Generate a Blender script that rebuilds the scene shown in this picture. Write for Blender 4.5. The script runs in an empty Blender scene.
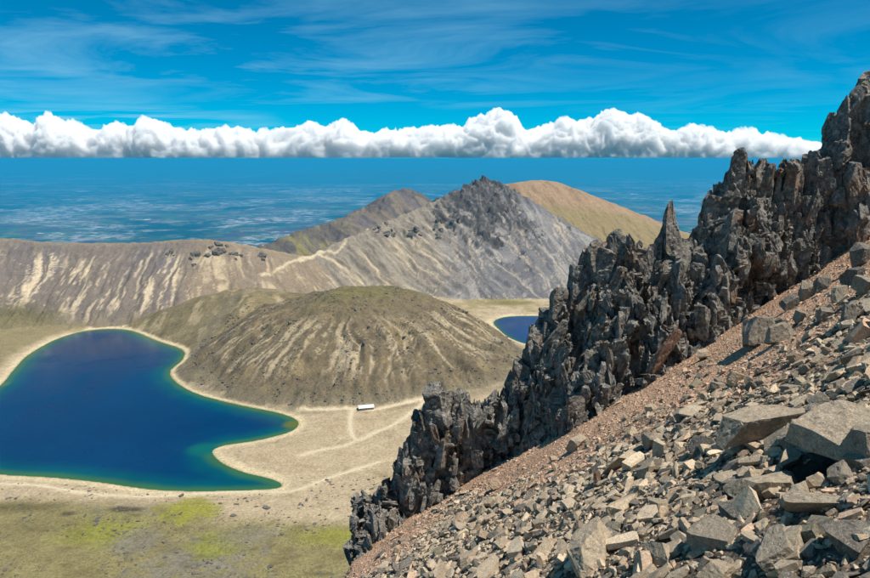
import bpy, bmesh, math, random
import numpy as np

random.seed(7)
RNG = np.random.default_rng(7)
SC = bpy.context.scene
COL = SC.collection
R = math.radians

# ------------------------------------------------------------------ camera
CAMZ = 320.0
F = 677.0                      # focal length in photo pixels (870 wide)
PITCH = R(10.9)
cam = bpy.data.cameras.new('camera')
cam.sensor_width = 36.0
cam.lens = 36.0 * F / 870.0
cam.clip_start = 0.1
cam.clip_end = 400000.0
cam_o = bpy.data.objects.new('camera', cam)
cam_o.location = (0, 0, CAMZ)
cam_o.rotation_euler = (math.pi / 2 - PITCH, 0, 0)
COL.objects.link(cam_o)
SC.camera = cam_o

# ------------------------------------------------------------------ light
SUN_EL, SUN_AZ = R(65), R(110)      # azimuth clockwise from +Y (view direction)
SKY_STRENGTH = 0.088
SUN_STRENGTH = 5.0
world = bpy.data.worlds.new('World')
SC.world = world
world.use_nodes = True
wn, wl = world.node_tree.nodes, world.node_tree.links
for n in list(wn):
    wn.remove(n)


def wnode(t, **kw):
    n = wn.new(t)
    for k, v in kw.items():
        setattr(n, k, v)
    return n


sky = wnode('ShaderNodeTexSky', sky_type='NISHITA', sun_disc=False)
sky.sun_elevation = SUN_EL
sky.sun_rotation = SUN_AZ
sky.altitude = 4600
sky.air_density = 1.0
sky.dust_density = 0.0
sky.ozone_density = 6.0
tint = wnode('ShaderNodeMix', data_type='RGBA', blend_type='MULTIPLY')
tint.inputs[0].default_value = 1.0
tint.inputs[7].default_value = (0.52, 1.12, 1.08, 1)
wl.new(sky.outputs[0], tint.inputs[6])
# thin cirrus on a plane high overhead: direction divided by its height
tc = wnode('ShaderNodeTexCoord')
sep = wnode('ShaderNodeSeparateXYZ')
wl.new(tc.outputs['Generated'], sep.inputs[0])
zz = wnode('ShaderNodeMath', operation='MAXIMUM')
wl.new(sep.outputs[2], zz.inputs[0]); zz.inputs[1].default_value = 0.0
za = wnode('ShaderNodeMath', operation='ADD')
wl.new(zz.outputs[0], za.inputs[0]); za.inputs[1].default_value = 0.05
dx = wnode('ShaderNodeMath', operation='DIVIDE')
dy = wnode('ShaderNodeMath', operation='DIVIDE')
wl.new(sep.outputs[0], dx.inputs[0]); wl.new(za.outputs[0], dx.inputs[1])
wl.new(sep.outputs[1], dy.inputs[0]); wl.new(za.outputs[0], dy.inputs[1])
cmb = wnode('ShaderNodeCombineXYZ')
wl.new(dx.outputs[0], cmb.inputs[0]); wl.new(dy.outputs[0], cmb.inputs[1])
mp = wnode('ShaderNodeMapping')
mp.inputs['Rotation'].default_value = (0, 0, R(4))
mp.inputs['Scale'].default_value = (0.30, 0.40, 1)
mp.inputs['Location'].default_value = (8.4, 0.3, 0)
wl.new(cmb.outputs[0], mp.inputs[0])
n1 = wnode('ShaderNodeTexNoise')
n1.inputs['Scale'].default_value = 1.6
n1.inputs['Detail'].default_value = 9
n1.inputs['Roughness'].default_value = 0.62
n1.inputs['Distortion'].default_value = 0.9
wl.new(mp.outputs[0], n1.inputs['Vector'])
n2 = wnode('ShaderNodeTexNoise')
n2.inputs['Scale'].default_value = 0.35
n2.inputs['Detail'].default_value = 3
wl.new(mp.outputs[0], n2.inputs['Vector'])
r1 = wnode('ShaderNodeMapRange'); r1.inputs[1].default_value = 0.46; r1.inputs[2].default_value = 0.8
r2 = wnode('ShaderNodeMapRange'); r2.inputs[1].default_value = 0.42; r2.inputs[2].default_value = 0.62
wl.new(n1.outputs[0], r1.inputs[0]); wl.new(n2.outputs[0], r2.inputs[0])
cm = wnode('ShaderNodeMath', operation='MULTIPLY')
wl.new(r1.outputs[0], cm.inputs[0]); wl.new(r2.outputs[0], cm.inputs[1])
cm2 = wnode('ShaderNodeMath', operation='MULTIPLY')
wst = wnode('ShaderNodeMapRange', interpolation_type='SMOOTHSTEP'); wst.inputs[1].default_value = 0.42; wst.inputs[2].default_value = -0.10
wst.inputs[3].default_value = 0.22; wst.inputs[4].default_value = 1.15
wl.new(sep.outputs[0], wst.inputs[0])
wl.new(cm.outputs[0], cm2.inputs[0]); wl.new(wst.outputs[0], cm2.inputs[1])
mixc = wnode('ShaderNodeMix', data_type='RGBA')
wl.new(cm2.outputs[0], mixc.inputs[0])
hsv = wnode('ShaderNodeHueSaturation')
hsv.inputs['Saturation'].default_value = 1.42
hsv.inputs['Value'].default_value = 1.0
wl.new(tint.outputs[2], hsv.inputs['Color'])
wl.new(hsv.outputs[0], mixc.inputs[6])
mixc.inputs[7].default_value = (3.6, 7.0, 9.0, 1)
bg = wnode('ShaderNodeBackground')
bg.inputs[1].default_value = SKY_STRENGTH
wl.new(mixc.outputs[2], bg.inputs[0])
wo = wnode('ShaderNodeOutputWorld')
wl.new(bg.outputs[0], wo.inputs[0])

sun = bpy.data.lights.new('sun', 'SUN')
sun.energy = SUN_STRENGTH
sun.angle = R(0.53)
sun.color = (1.0, 0.94, 0.85)
sun_o = bpy.data.objects.new('sun', sun)
COL.objects.link(sun_o)
# lamp shines along its -Z: point its +Z at the sun
from mathutils import Vector, Matrix, Quaternion
sd = Vector((math.sin(SUN_AZ) * math.cos(SUN_EL), math.cos(SUN_AZ) * math.cos(SUN_EL), math.sin(SUN_EL)))
sun_o.rotation_euler = sd.to_track_quat('Z', 'Y').to_euler()
sun_o.location = (0, 0, 1000)

SC.view_settings.view_transform = 'Standard'
SC.view_settings.look = 'None'
SC.view_settings.exposure = 0.18
SC.view_settings.gamma = 1.0
SC.view_settings.use_curve_mapping = False
SC.cycles.max_bounces = 24
SC.cycles.diffuse_bounces = 3
SC.cycles.glossy_bounces = 2
SC.cycles.volume_bounces = 24
SC.cycles.use_denoising = True

# ------------------------------------------------------------------ helpers


def ray(px, py):
    xc, yc = (px - 435.0) / F, (289.0 - py) / F
    c, s = math.cos(PITCH), math.sin(PITCH)
    return xc, c + yc * s, -s + yc * c


def at_depth(px, py, y):
    d = ray(px, py)
    return (d[0] / d[1] * y, y, CAMZ + d[2] / d[1] * y)


def at_level(px, py, z=0.0):
    d = ray(px, py)
    t = (z - CAMZ) / d[2]
    return (d[0] * t, d[1] * t, z)


# slope the photographer looks along: z = CAMZ - H0 + A*x + B*y
H0, A_, B_ = 6.0, 0.66, -0.38


def on_slope(px, py):
    d = ray(px, py)
    t = -H0 / (d[2] - A_ * d[0] - B_ * d[1])
    return (d[0] * t, d[1] * t, CAMZ + d[2] * t)


def srgb(r, g, b):
    def f(v):
        v /= 255.0
        return v / 12.92 if v <= 0.04045 else ((v + 0.055) / 1.055) ** 2.4
    return np.array([f(r), f(g), f(b)])


_P = RNG.permutation(1024).astype(np.int32)
_G2 = np.stack([np.cos(np.linspace(0, 2 * np.pi, 64, endpoint=False)), np.sin(np.linspace(0, 2 * np.pi, 64, endpoint=False))], 1)
_g3 = RNG.normal(size=(128, 3)); _G3 = _g3 / np.linalg.norm(_g3, axis=1)[:, None]


def _h2(i, j):
    return _P[(_P[i & 1023] + j) & 1023]


def _h3(i, j, k):
    return _P[(_P[(_P[i & 1023] + j) & 1023] + k) & 1023]


_G2X = _G2[_P & 63, 0].astype(np.float32); _G2Y = _G2[_P & 63, 1].astype(np.float32)


def noise2(x, y):
    x = np.asarray(x, np.float32); y = np.asarray(y, np.float32)
    xi = np.floor(x); yi = np.floor(y)
    xf = x - xi; yf = y - yi
    xi = xi.astype(np.int32); yi = yi.astype(np.int32)
    u = xf * xf * (3 - 2 * xf); v = yf * yf * (3 - 2 * yf)
    p0 = _P[xi & 1023]; p1 = _P[(xi + 1) & 1023]; y1 = yi + 1

    def g(p, b, dx_, dy_):
        h = (p + b) & 1023
        return _G2X[h] * dx_ + _G2Y[h] * dy_
    a = g(p0, yi, xf, yf); b = g(p1, yi, xf - 1, yf)
    n0 = a + u * (b - a)
    a = g(p0, y1, xf, yf - 1); b = g(p1, y1, xf - 1, yf - 1)
    n1_ = a + u * (b - a)
    return (n0 + v * (n1_ - n0)) * 1.5


def fbm2(x, y, o=4, r=0.5):
    s = 0; a = 1.0; t = 0
    for k in range(o):
        s = s + a * noise2(x + 17.3 * k, y - 9.1 * k); t += a
        x = x * 2.03; y = y * 2.03; a *= r
    return s / t


def noise3(p):
    pi_ = np.floor(p).astype(np.int32); f = p - pi_
    w = f * f * f * (f * (f * 6 - 15) + 10)
    out = 0
    for a in (0, 1):
        for b in (0, 1):
            for c in (0, 1):
                q = _G3[_h3(pi_[:, 0] + a, pi_[:, 1] + b, pi_[:, 2] + c) & 127]
                d = (q * (f - np.array([a, b, c]))).sum(1)
                ww = (w[:, 0] if a else 1 - w[:, 0]) * (w[:, 1] if b else 1 - w[:, 1]) * (w[:, 2] if c else 1 - w[:, 2])
                out = out + ww * d
    return out * 1.5


def fbm3(p, o=4, r=0.5):
    s = 0; a = 1.0; t = 0
    for k in range(o):
        s = s + a * noise3(p + 13.7 * k); t += a; p = p * 2.03; a *= r
    return s / t


_RT = RNG.random((1024, 8))


def facets3(p, tilt=0.8):
    """broken-rock relief: every Voronoi cell is one tilted plane; returns about -1..1"""
    pi_ = np.floor(p).astype(np.int32)
    best = np.full(len(p), 1e9); val = np.zeros(len(p))
    for a in (-1, 0, 1):
        for b in (-1, 0, 1):
            for c in (-1, 0, 1):
                q = pi_ + np.array([a, b, c])
                t = _RT[_h3(q[:, 0], q[:, 1], q[:, 2])]
                d = p - (q + t[:, :3])
                dd = (d * d).sum(1)
                v = (t[:, 3] - .5) * 1.2 + tilt * ((t[:, 4] - .5) * d[:, 0] + (t[:, 5] - .5) * d[:, 1] + (t[:, 6] - .5) * d[:, 2]) * 2
                m = dd < best
                best = np.where(m, dd, best); val = np.where(m, v, val)
    return val


def sstep(a, b, x):
    t = np.clip((x - a) / (b - a), 0, 1)
    return t * t * (3 - 2 * t)


def smax(a, b, k):
    h = np.clip(0.5 + 0.5 * (a - b) / k, 0, 1)
    return b + (a - b) * h + k * h * (1 - h)


def link(o, parent=None):
    COL.objects.link(o)
    if parent is not None:
        o.parent = parent
    return o


def mesh_np(name, V, Fc, mat=None, col=None, smooth=False, normals=None):
    """V (n,3), Fc (m,3 or 4) -> mesh"""
    me = bpy.data.meshes.new(name)
    k = Fc.shape[1]
    me.vertices.add(len(V)); me.vertices.foreach_set('co', np.ascontiguousarray(V, np.float32).ravel())
    me.loops.add(Fc.size); me.loops.foreach_set('vertex_index', np.ascontiguousarray(Fc, np.int32).ravel())
    me.polygons.add(len(Fc)); me.polygons.foreach_set('loop_start', np.arange(0, Fc.size, k, dtype=np.int32))
    me.polygons.foreach_set('use_smooth', np.full(len(Fc), smooth, bool))
    if col is not None:
        at = me.color_attributes.new('tone', 'FLOAT_COLOR', 'POINT')
        c4 = np.ones((len(V), 4), np.float32); c4[:, :col.shape[1]] = col
        at.data.foreach_set('color', c4.ravel())
    me.update(calc_edges=True)
    me.validate()
    if normals is not None:
        me.normals_split_custom_set_from_vertices(normals.astype(np.float32))
    if mat is not None:
        me.materials.append(mat)
    return me


def tag(o, label=None, category=None, group=None, kind=None):
    for k, v in (('label', label), ('category', category), ('group', group), ('kind', kind)):
        if v:
            o[k] = v
    return o


def empty(name, loc):
    o = bpy.data.objects.new(name, None)
    o.location = loc
    o.empty_display_size = 0.5
    return link(o)


# ------------------------------------------------------------------ materials
class NT:
    def __init__(self, name):
        self.m = bpy.data.materials.new(name); self.m.use_nodes = True
        self.n = self.m.node_tree.nodes; self.l = self.m.node_tree.links
        self.p = self.n['Principled BSDF']

    def new(self, t, **kw):
        n = self.n.new(t)
        for k, v in kw.items():
            setattr(n, k, v)
        return n

    def noise(self, vec, scale, detail=6, rough=0.6, dist=0.0):
        n = self.new('ShaderNodeTexNoise')
        n.inputs['Scale'].default_value = scale; n.inputs['Detail'].default_value = detail
        n.inputs['Roughness'].default_value = rough; n.inputs['Distortion'].default_value = dist
        if vec is not None:
            self.l.new(vec, n.inputs['Vector'])
        return n.outputs['Fac']

    def rng(self, v, a, b, c=0.0, d=1.0):
        n = self.new('ShaderNodeMapRange')
        self.l.new(v, n.inputs[0])
        for i, q in enumerate((a, b, c, d)):
            n.inputs[i + 1].default_value = q
        return n.outputs[0]

    def mix(self, f, a, b, mode='MIX'):
        n = self.new('ShaderNodeMix', data_type='RGBA', blend_type=mode)
        for s, q in ((0, f), (6, a), (7, b)):
            if isinstance(q, (int, float)):
                n.inputs[s].default_value = q
            elif isinstance(q, (tuple, list, np.ndarray)):
                n.inputs[s].default_value = (*[float(t) for t in q[:3]], 1)
            else:
                self.l.new(q, n.inputs[s])
        return n.outputs[2]

    def mul(self, a, b):
        n = self.new('ShaderNodeMath', operation='MULTIPLY')
        for s, q in ((0, a), (1, b)):
            if isinstance(q, (int, float)):
                n.inputs[s].default_value = q
            else:
                self.l.new(q, n.inputs[s])
        return n.outputs[0]

    def bump(self, h, strength, dist, prev=None):
        n = self.new('ShaderNodeBump')
        n.inputs['Strength'].default_value = strength; n.inputs['Distance'].default_value = dist
        self.l.new(h, n.inputs['Height'])
        if prev is not None:
            self.l.new(prev, n.inputs['Normal'])
        return n.outputs[0]

    def done(self, color=None, rough=0.9, normal=None, spec=0.2):
        if color is not None:
            if isinstance(color, (tuple, list, np.ndarray)):
                self.p.inputs['Base Color'].default_value = (*[float(t) for t in color[:3]], 1)
            else:
                self.l.new(color, self.p.inputs['Base Color'])
        self.p.inputs['Roughness'].default_value = rough
        self.p.inputs['Specular IOR Level'].default_value = spec
        if normal is not None:
            self.l.new(normal, self.p.inputs['Normal'])
        return self.m


def terrain_material():
    t = NT('terrain')
    g = t.new('ShaderNodeNewGeometry').outputs['Position']
    a = t.new('ShaderNodeAttribute', attribute_name='tone').outputs['Color']
    f1 = t.noise(g, 0.35, 7, 0.7)
    f2 = t.noise(g, 0.06, 5, 0.6)
    c = t.mix(1.0, a, t.mix(t.rng(f1, 0.28, 0.72), (0.62, 0.62, 0.63), (1.36, 1.35, 1.32)), 'MULTIPLY')
    c = t.mix(1.0, c, t.mix(t.rng(f2, 0.3, 0.7), (0.88, 0.87, 0.86), (1.1, 1.1, 1.1)), 'MULTIPLY')
    f3 = t.noise(g, 1.3, 5, 0.7)
    c = t.mix(1.0, c, t.mix(t.rng(f3, 0.3, 0.7), (0.74, 0.74, 0.74), (1.25, 1.25, 1.25)), 'MULTIPLY')
    b = t.bump(f1, 0.9, 1.8)
    b = t.bump(f3, 0.7, 0.5, b)
    return t.done(c, 0.95, b, 0.08)


def rock_material(name, c1, c2, c3, scale=1.0, lichen=0.25, lichen_col=(0.32, 0.29, 0.07), rust=0.0, bumpd=0.06, use_attr=False, world=False):
    t = NT(name)
    if world:
        g = t.new('ShaderNodeNewGeometry').outputs['Position']
    else:
        g = t.new('ShaderNodeTexCoord').outputs['Object']
    oi = t.new('ShaderNodeObjectInfo').outputs['Random']
    big = t.noise(g, 0.45 * scale, 4, 0.55)
    mid = t.noise(g, 2.2 * scale, 8, 0.65, 0.3)
    fin = t.noise(g, 14.0 * scale, 8, 0.7)
    c = t.mix(t.rng(big, 0.35, 0.65), c1, c2)
    c = t.mix(t.rng(mid, 0.45, 0.7), c, c3)
    c = t.mix(1.0, c, t.mix(t.rng(fin, 0.3, 0.7), (0.52, 0.52, 0.53), (1.36, 1.35, 1.31)), 'MULTIPLY')
    if not world:
        c = t.mix(1.0, c, t.mix(oi, (0.7, 0.72, 0.75), (1.22, 1.18, 1.1)), 'MULTIPLY')
    if use_attr:
        a = t.new('ShaderNodeAttribute', attribute_name='tone').outputs['Color']
        c = t.mix(1.0, c, a, 'MULTIPLY')
    if rust > 0:
        rn = t.noise(g, 0.33 * scale, 3, 0.5)
        c = t.mix(t.mul(t.rng(rn, 0.58, 0.68), rust), c, t.mix(t.rng(mid, 0.4, 0.6), (0.20, 0.075, 0.035), (0.36, 0.20, 0.08)))
    if lichen > 0:
        ln = t.noise(g, 1.1 * scale, 7, 0.7, 0.6)
        c = t.mix(t.mul(t.rng(ln, 0.6, 0.68), lichen), c, lichen_col)
        ws = t.noise(g, 7.0 * scale, 5, 0.65)
        c = t.mix(t.mul(t.rng(ws, 0.57, 0.63), 0.5), c, (0.52, 0.51, 0.45))
        ds = t.noise(g, 4.5 * scale, 6, 0.7, 0.4)
        c = t.mix(t.mul(t.rng(ds, 0.44, 0.36), 0.6), c, t.mix(0.65, c, (0.03, 0.028, 0.025)))
    b = t.bump(mid, 0.8, bumpd * 2.0)
    b = t.bump(fin, 0.8, bumpd * 0.5, b)
    return t.done(c, 0.9, b, 0.2)


M_TERRAIN = terrain_material()
M_CRAG = rock_material('dark_crag_rock', (0.085, 0.078, 0.072), (0.22, 0.205, 0.185), (0.48, 0.45, 0.40), 1.6, 0.75, (0.30, 0.26, 0.08), 0.5, 0.12, world=True)
M_PALE = rock_material('pale_scree_rock', (0.46, 0.365, 0.26), (0.39, 0.315, 0.23), (0.56, 0.455, 0.335), 2.0, 0.15, bumpd=0.03)
M_GREY = rock_material('grey_scree_rock', (0.25, 0.215, 0.17), (0.32, 0.275, 0.215), (0.41, 0.35, 0.275), 2.0, 0.3, bumpd=0.03)
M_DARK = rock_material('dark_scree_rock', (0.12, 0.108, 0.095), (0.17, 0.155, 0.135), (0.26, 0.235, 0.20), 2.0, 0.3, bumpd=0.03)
M_MOSS = rock_material('mossy_scree_rock', (0.24, 0.22, 0.17), (0.19, 0.17, 0.12), (0.32, 0.29, 0.22), 2.0, 0.95, (0.27, 0.22, 0.035), bumpd=0.03)
M_TAN = rock_material('tan_scree_rock', (0.40, 0.28, 0.20), (0.34, 0.25, 0.18), (0.48, 0.37, 0.28), 2.0, 0.1, bumpd=0.03)
M_RUST = rock_material('rusty_rock', (0.17, 0.09, 0.06), (0.22, 0.13, 0.09), (0.13, 0.10, 0.085), 1.0, 0.1, bumpd=0.05)
M_SCREE = rock_material('scree_mix', (1.0, 1.0, 1.0), (0.92, 0.92, 0.92), (1.12, 1.12, 1.12), 2.0, 0.2, bumpd=0.02, use_attr=True, world=True)


def slope_material():
    t = NT('scree_ground')
    g = t.new('ShaderNodeNewGeometry').outputs['Position']
    a = t.new('ShaderNodeAttribute', attribute_name='tone').outputs['Color']
    f1 = t.noise(g, 6, 8, 0.75); f2 = t.noise(g, 0.7, 4, 0.6)
    v = t.new('ShaderNodeTexVoronoi'); v.inputs['Scale'].default_value = 9; t.l.new(g, v.inputs['Vector'])
    c = t.mix(1.0, a, t.mix(t.rng(f1, 0.3, 0.7), (0.55, 0.55, 0.55), (1.35, 1.33, 1.3)), 'MULTIPLY')
    c = t.mix(1.0, c, t.mix(t.rng(f2, 0.3, 0.7), (0.8, 0.78, 0.76), (1.15, 1.15, 1.15)), 'MULTIPLY')
    b = t.bump(v.outputs['Distance'], 0.9, 0.12)
    b = t.bump(f1, 0.8, 0.08, b)
    return t.done(c, 0.95, b, 0.1)


M_SLOPE = slope_material()


def water_material():
    t = NT('lake_water')
    a = t.new('ShaderNodeAttribute', attribute_name='tone').outputs['Color']
    g = t.new('ShaderNodeNewGeometry').outputs['Position']
    w = t.noise(g, 0.45, 5, 0.6); big = t.noise(g, 0.012, 4, 0.6)
    c = t.mix(1.0, a, t.mix(t.rng(big, 0.3, 0.7), (0.85, 0.88, 0.9), (1.12, 1.1, 1.08)), 'MULTIPLY')
    b = t.bump(w, 0.25, 0.5)
    m = t.done(c, 0.12, b, 0.35)
    wp = t.noise(g, 0.006, 5, 0.65, 1.2)
    t.l.new(t.rng(wp, 0.4, 0.6, 0.06, 0.3), t.p.inputs['Roughness'])
    t.p.inputs['IOR'].default_value = 1.33
    return m


M_WATER = water_material()


def plain_material():
    t = NT('valley_plain')
    g = t.new('ShaderNodeNewGeometry').outputs['Position']
    n1_ = t.noise(g, 1 / 6500., 7, 0.68, 0.4); n2_ = t.noise(g, 1 / 1100., 7, 0.75, 0.3)
    n3_ = t.noise(g, 1 / 380., 5, 0.8, 0.3); n4_ = t.noise(g, 1 / 8000., 6, 0.68, 0.5)
    v = t.new('ShaderNodeTexVoronoi'); v.inputs['Scale'].default_value = 1 / 420.; t.l.new(g, v.inputs['Vector'])
    c = t.mix(t.rng(n1_, 0.40, 0.60), (0.03, 0.06, 0.022), (0.17, 0.15, 0.08))
    c = t.mix(0.85, c, t.mix(1.0, c, v.outputs['Color'], 'MULTIPLY'))
    c = t.mix(t.mul(t.rng(n2_, 0.52, 0.62), 0.8), c, (0.34, 0.28, 0.22))
    # towns: roofs and streets as bright specks inside broad urban zones
    town = t.mul(t.rng(n4_, 0.49, 0.56), t.rng(n3_, 0.47, 0.60))
    c = t.mix(t.mul(town, 0.85), c, (0.74, 0.68, 0.64))
    sp = t.noise(g, 1 / 2600., 9, 0.7, 0.2)
    c = t.mix(t.rng(sp, 0.655, 0.675), c, (0.97, 0.95, 0.92))
    dk = t.noise(g, 1 / 3400., 7, 0.7, 0.4)
    c = t.mix(t.rng(dk, 0.43, 0.38), c, (0.008, 0.016, 0.008))
    return t.done(c, 0.95, None, 0.05)


M_PLAIN = plain_material()


def simple(name, color, rough=0.8, spec=0.3, var=0.15, scale=1.0):
    t = NT(name)
    g = t.new('ShaderNodeTexCoord').outputs['Object']
    f = t.noise(g, scale, 6, 0.6)
    c = t.mix(1.0, color, t.mix(t.rng(f, 0.3, 0.7), (1 - var,) * 3, (1 + var,) * 3), 'MULTIPLY')
    return t.done(c, rough, None, spec)


M_ROOF = simple('white_sheet_roof', (0.8, 0.8, 0.8), 0.5, 0.4, 0.05)
M_HWALL = simple('hut_wall', (0.30, 0.28, 0.25), 0.9, 0.2, 0.2)
M_DOOR = simple('hut_door', (0.10, 0.07, 0.05), 0.7, 0.3, 0.2)
M_GLASS = simple('hut_glass', (0.02, 0.025, 0.03), 0.1, 0.5, 0.1)
M_TRACK = simple('track_dirt', (0.55, 0.46, 0.33), 0.95, 0.05, 0.15, 0.3)
M_HILL = simple('far_hill', (0.05, 0.07, 0.04), 0.95, 0.05, 0.3, 0.0005)


def cloud_material():
    t = NT('cumulus')
    t.n.remove(t.p)
    v = t.new('ShaderNodeVolumePrincipled')
    v.inputs['Color'].default_value = (1, 1, 1, 1)
    v.inputs['Density'].default_value = 0.0032
    v.inputs['Anisotropy'].default_value = 0.0
    t.l.new(v.outputs[0], t.n['Material Output'].inputs['Volume'])
    return t.m


M_CLOUD = cloud_material()

# ------------------------------------------------------------------ terrain
def catmull(P, n=6, closed=True):
    P = np.array(P, float); out = []
    m = len(P)
    for i in range(m if closed else m - 1):
        if closed:
            p0, p1, p2, p3 = P[i - 1], P[i], P[(i + 1) % m], P[(i + 2) % m]
        else:
            p0, p1, p2, p3 = P[max(i - 1, 0)], P[i], P[i + 1], P[min(i + 2, m - 1)]
        for k in range(n):
            t = k / n
            out.append(0.5 * ((2 * p1) + (-p0 + p2) * t + (2 * p0 - 5 * p1 + 4 * p2 - p3) * t * t + (-p0 + 3 * p1 - 3 * p2 + p3) * t ** 3))
    if not closed:
        out.append(P[-1])
    return np.array(out)


def seg_dist(X, Y, P, closed=False):
    """distance to polyline and arc length at the nearest point"""
    best = np.full(X.shape, 1e12); arc = np.zeros(X.shape); zc = np.zeros(X.shape); s0 = 0.0
    m = len(P)
    for i in range(m if closed else m - 1):
        a, b = P[i], P[(i + 1) % m]
        d = b[:2] - a[:2]; L = math.hypot(*d) + 1e-9
        t = np.clip(((X - a[0]) * d[0] + (Y - a[1]) * d[1]) / (L * L), 0, 1)
        dd = (X - a[0] - t * d[0]) ** 2 + (Y - a[1] - t * d[1]) ** 2
        mk = dd < best
        best = np.where(mk, dd, best); arc = np.where(mk, s0 + t * L, arc)
        if P.shape[1] > 2:
            zc = np.where(mk, a[2] + t * (b[2] - a[2]), zc)
        s0 += L
    return np.sqrt(best), arc, zc


def inside(X, Y, P):
    r = np.zeros(X.shape, bool); m = len(P)
    for i in range(m):
        a, b = P[i], P[(i + 1) % m]
        c = ((a[1] > Y) != (b[1] > Y)) & (X < (b[0] - a[0]) * (Y - a[1]) / (b[1] - a[1] + 1e-12) + a[0])
        r ^= c
    return r


LAKE1 = [(-70, 440), (-40, 412), (0, 386), (14, 370), (30, 354), (60, 338), (92, 330), (128, 330), (158, 341), (183, 350), (182, 360), (170, 372), (180, 385),
         (200, 395), (240, 405), (278, 413), (297, 421), (291, 431), (258, 440), (226, 445), (212, 451), (220, 462), (242, 472), (270, 479), (281, 485),
         (268, 489), (200, 491), (150, 489), (100, 482), (50, 477), (0, 474), (-40, 466)]
LAKE2 = [(494, 322), (506, 317), (530, 316), (560, 317), (600, 322), (590, 334), (560, 342), (530, 344), (512, 339), (501, 331)]
P1 = catmull([at_level(*p)[:2] for p in LAKE1], 5)
P2 = catmull([at_level(*p)[:2] for p in LAKE2], 5)

# grids, fine where the camera sees the crater
def spaced(parts):
    out = []
    for a, b, d in parts:
        out.append(np.arange(a, b, d))
    return np.concatenate(out)


gx = np.concatenate([-np.geomspace(14000, 1320, 22), spaced([(-1300, -1000, 8), (-1000, 880, 3.0), (880, 1300, 14)]), np.geomspace(1320, 14000, 22)])
gy = np.concatenate([-np.geomspace(12000, 150, 20), spaced([(-140, 380, 20), (380, 1300, 2.3), (1300, 2050, 3.2), (2050, 2800, 6)]), np.geomspace(2810, 14000, 24)])
X, Y = [q.astype(np.float32) for q in np.meshgrid(gx, gy)]
sh = X.shape

# gentle domain warp so that nothing is a perfect cone
WX = X + 14 * fbm2(X / 90, Y / 90, 3); WY = Y + 14 * fbm2(X / 90 + 31, Y / 90 + 7, 3)

d1, _, _ = seg_dist(X, Y, P1, True); d2, _, _ = seg_dist(X, Y, P2, True)
in1 = inside(X, Y, P1); in2 = inside(X, Y, P2)
s1 = np.where(in1, -d1, d1); s2 = np.where(in2, -d2, d2)
sdw = np.minimum(s1, s2)

floor = np.clip(sdw * 0.06, -9, 3.0) + 0.012 * np.clip(sdw - 40, 0, 400) + 0.5 * fbm2(X / 30, Y / 30, 4) * sstep(0, 30, sdw)
floor = np.where(Y < 560, smax(floor, (545 - Y) * 0.06 + 1.0, 2.0), floor)
near = (430 - Y) * 0.55 + 8
floor = smax(floor, np.minimum(near, 250) + 6 * fbm2(X / 40, Y / 40, 4), 8.0)

yr = np.interp(X, [-1500, -1000, -430, -300, 150, 300, 350, 900, 1500], [1300, 1450, 1560, 1650, 1950, 2100, 2500, 2620, 2700])
out_d = np.maximum.reduce([Y - yr - 120, -1450 - X, X - 1200, -250 - Y, np.zeros(sh)])
floor = floor - 0.3 * out_d


def ridge(pts, slope, name, gully=10, rough=6, steep=0.0):
    P = np.array([at_depth(*p) for p in pts])
    P = catmull(P, 3, False)
    # height: highest of the segment cones (continuous); s, d: along and away from the nearest crest, running on past the ends
    zb = np.full(sh, -1e9, np.float32); d = np.full(sh, 1e9, np.float32); s = np.zeros(sh, np.float32); s0 = 0.0; m = len(P) - 1
    for i in range(m):
        a, b = P[i], P[i + 1]
        e = b[:2] - a[:2]; L = math.hypot(*e) + 1e-9
        tu = ((WX - a[0]) * e[0] + (WY - a[1]) * e[1]) / (L * L)
        t = np.clip(tu, 0, 1)
        di = np.sqrt((WX - a[0] - t * e[0]) ** 2 + (WY - a[1] - t * e[1]) ** 2)
        zb = np.maximum(zb, a[2] + t * (b[2] - a[2]) - slope * di)
        mk = di < d
        d = np.where(mk, di, d)
        s = np.where(mk, s0 + L * np.clip(tu, -99 if i == 0 else 0, 99 if i == m - 1 else 1), s)
        s0 += L
    g = fbm2(s / 28 + 3, d / 160, 4, 0.55)
    g2 = fbm2(s / 9 + 11, d / 70 + 5, 3, 0.6)
    ramp = sstep(0, 70, d)
    rg_ = 0.35 - 1.6 * np.abs(fbm2(s / 34 + 60, d / 240 + 2, 3, 0.5)) + 0.25 - 0.9 * np.abs(g2)
    z = zb - steep * np.minimum(d, 60) + ramp * (gully * 0.8 * g + gully * 0.55 * rg_) + rough * (1 - ramp) * fbm2(X / 16, Y / 16, 4) * 0.5
    return z, d, s, None


zA, dA, sA, cA = ridge([(-420, 238, 1280), (-250, 234, 1380), (-100, 236, 1440), (0, 238, 1475), (60, 242, 1500), (130, 243, 1515), (200, 239, 1530), (230, 242, 1545), (270, 250, 1580), (310, 256, 1640)], 0.52, 'rim', 13, 6)
zB1, dB1, sB1, _ = ridge([(310, 256, 1640), (345, 240, 1700), (375, 226, 1760), (405, 214, 1820), (440, 199, 1880), (462, 187, 1930), (485, 179, 1960)], 0.56, 'west ridge', 20, 18, 0.08)
zB2, dB2, sB2, _ = ridge([(485, 179, 1960), (505, 187, 1950), (528, 203, 1900), (552, 232, 1830), (576, 266, 1760)], 0.56, 'east ridge', 20, 18, 0.08)
zB3, dB3, sB3, _ = ridge([(485, 179, 1960), (481, 198, 1900), (474, 218, 1850), (468, 240, 1795), (462, 262, 1730)], 0.66, 'front rib', 10, 16, 0.08)
zB = smax(smax(zB1, zB2, 14), zB3, 14)
_w = np.argmax(np.stack([zB1, zB2, zB3]), 0)
_e = (_w > 0)
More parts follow.
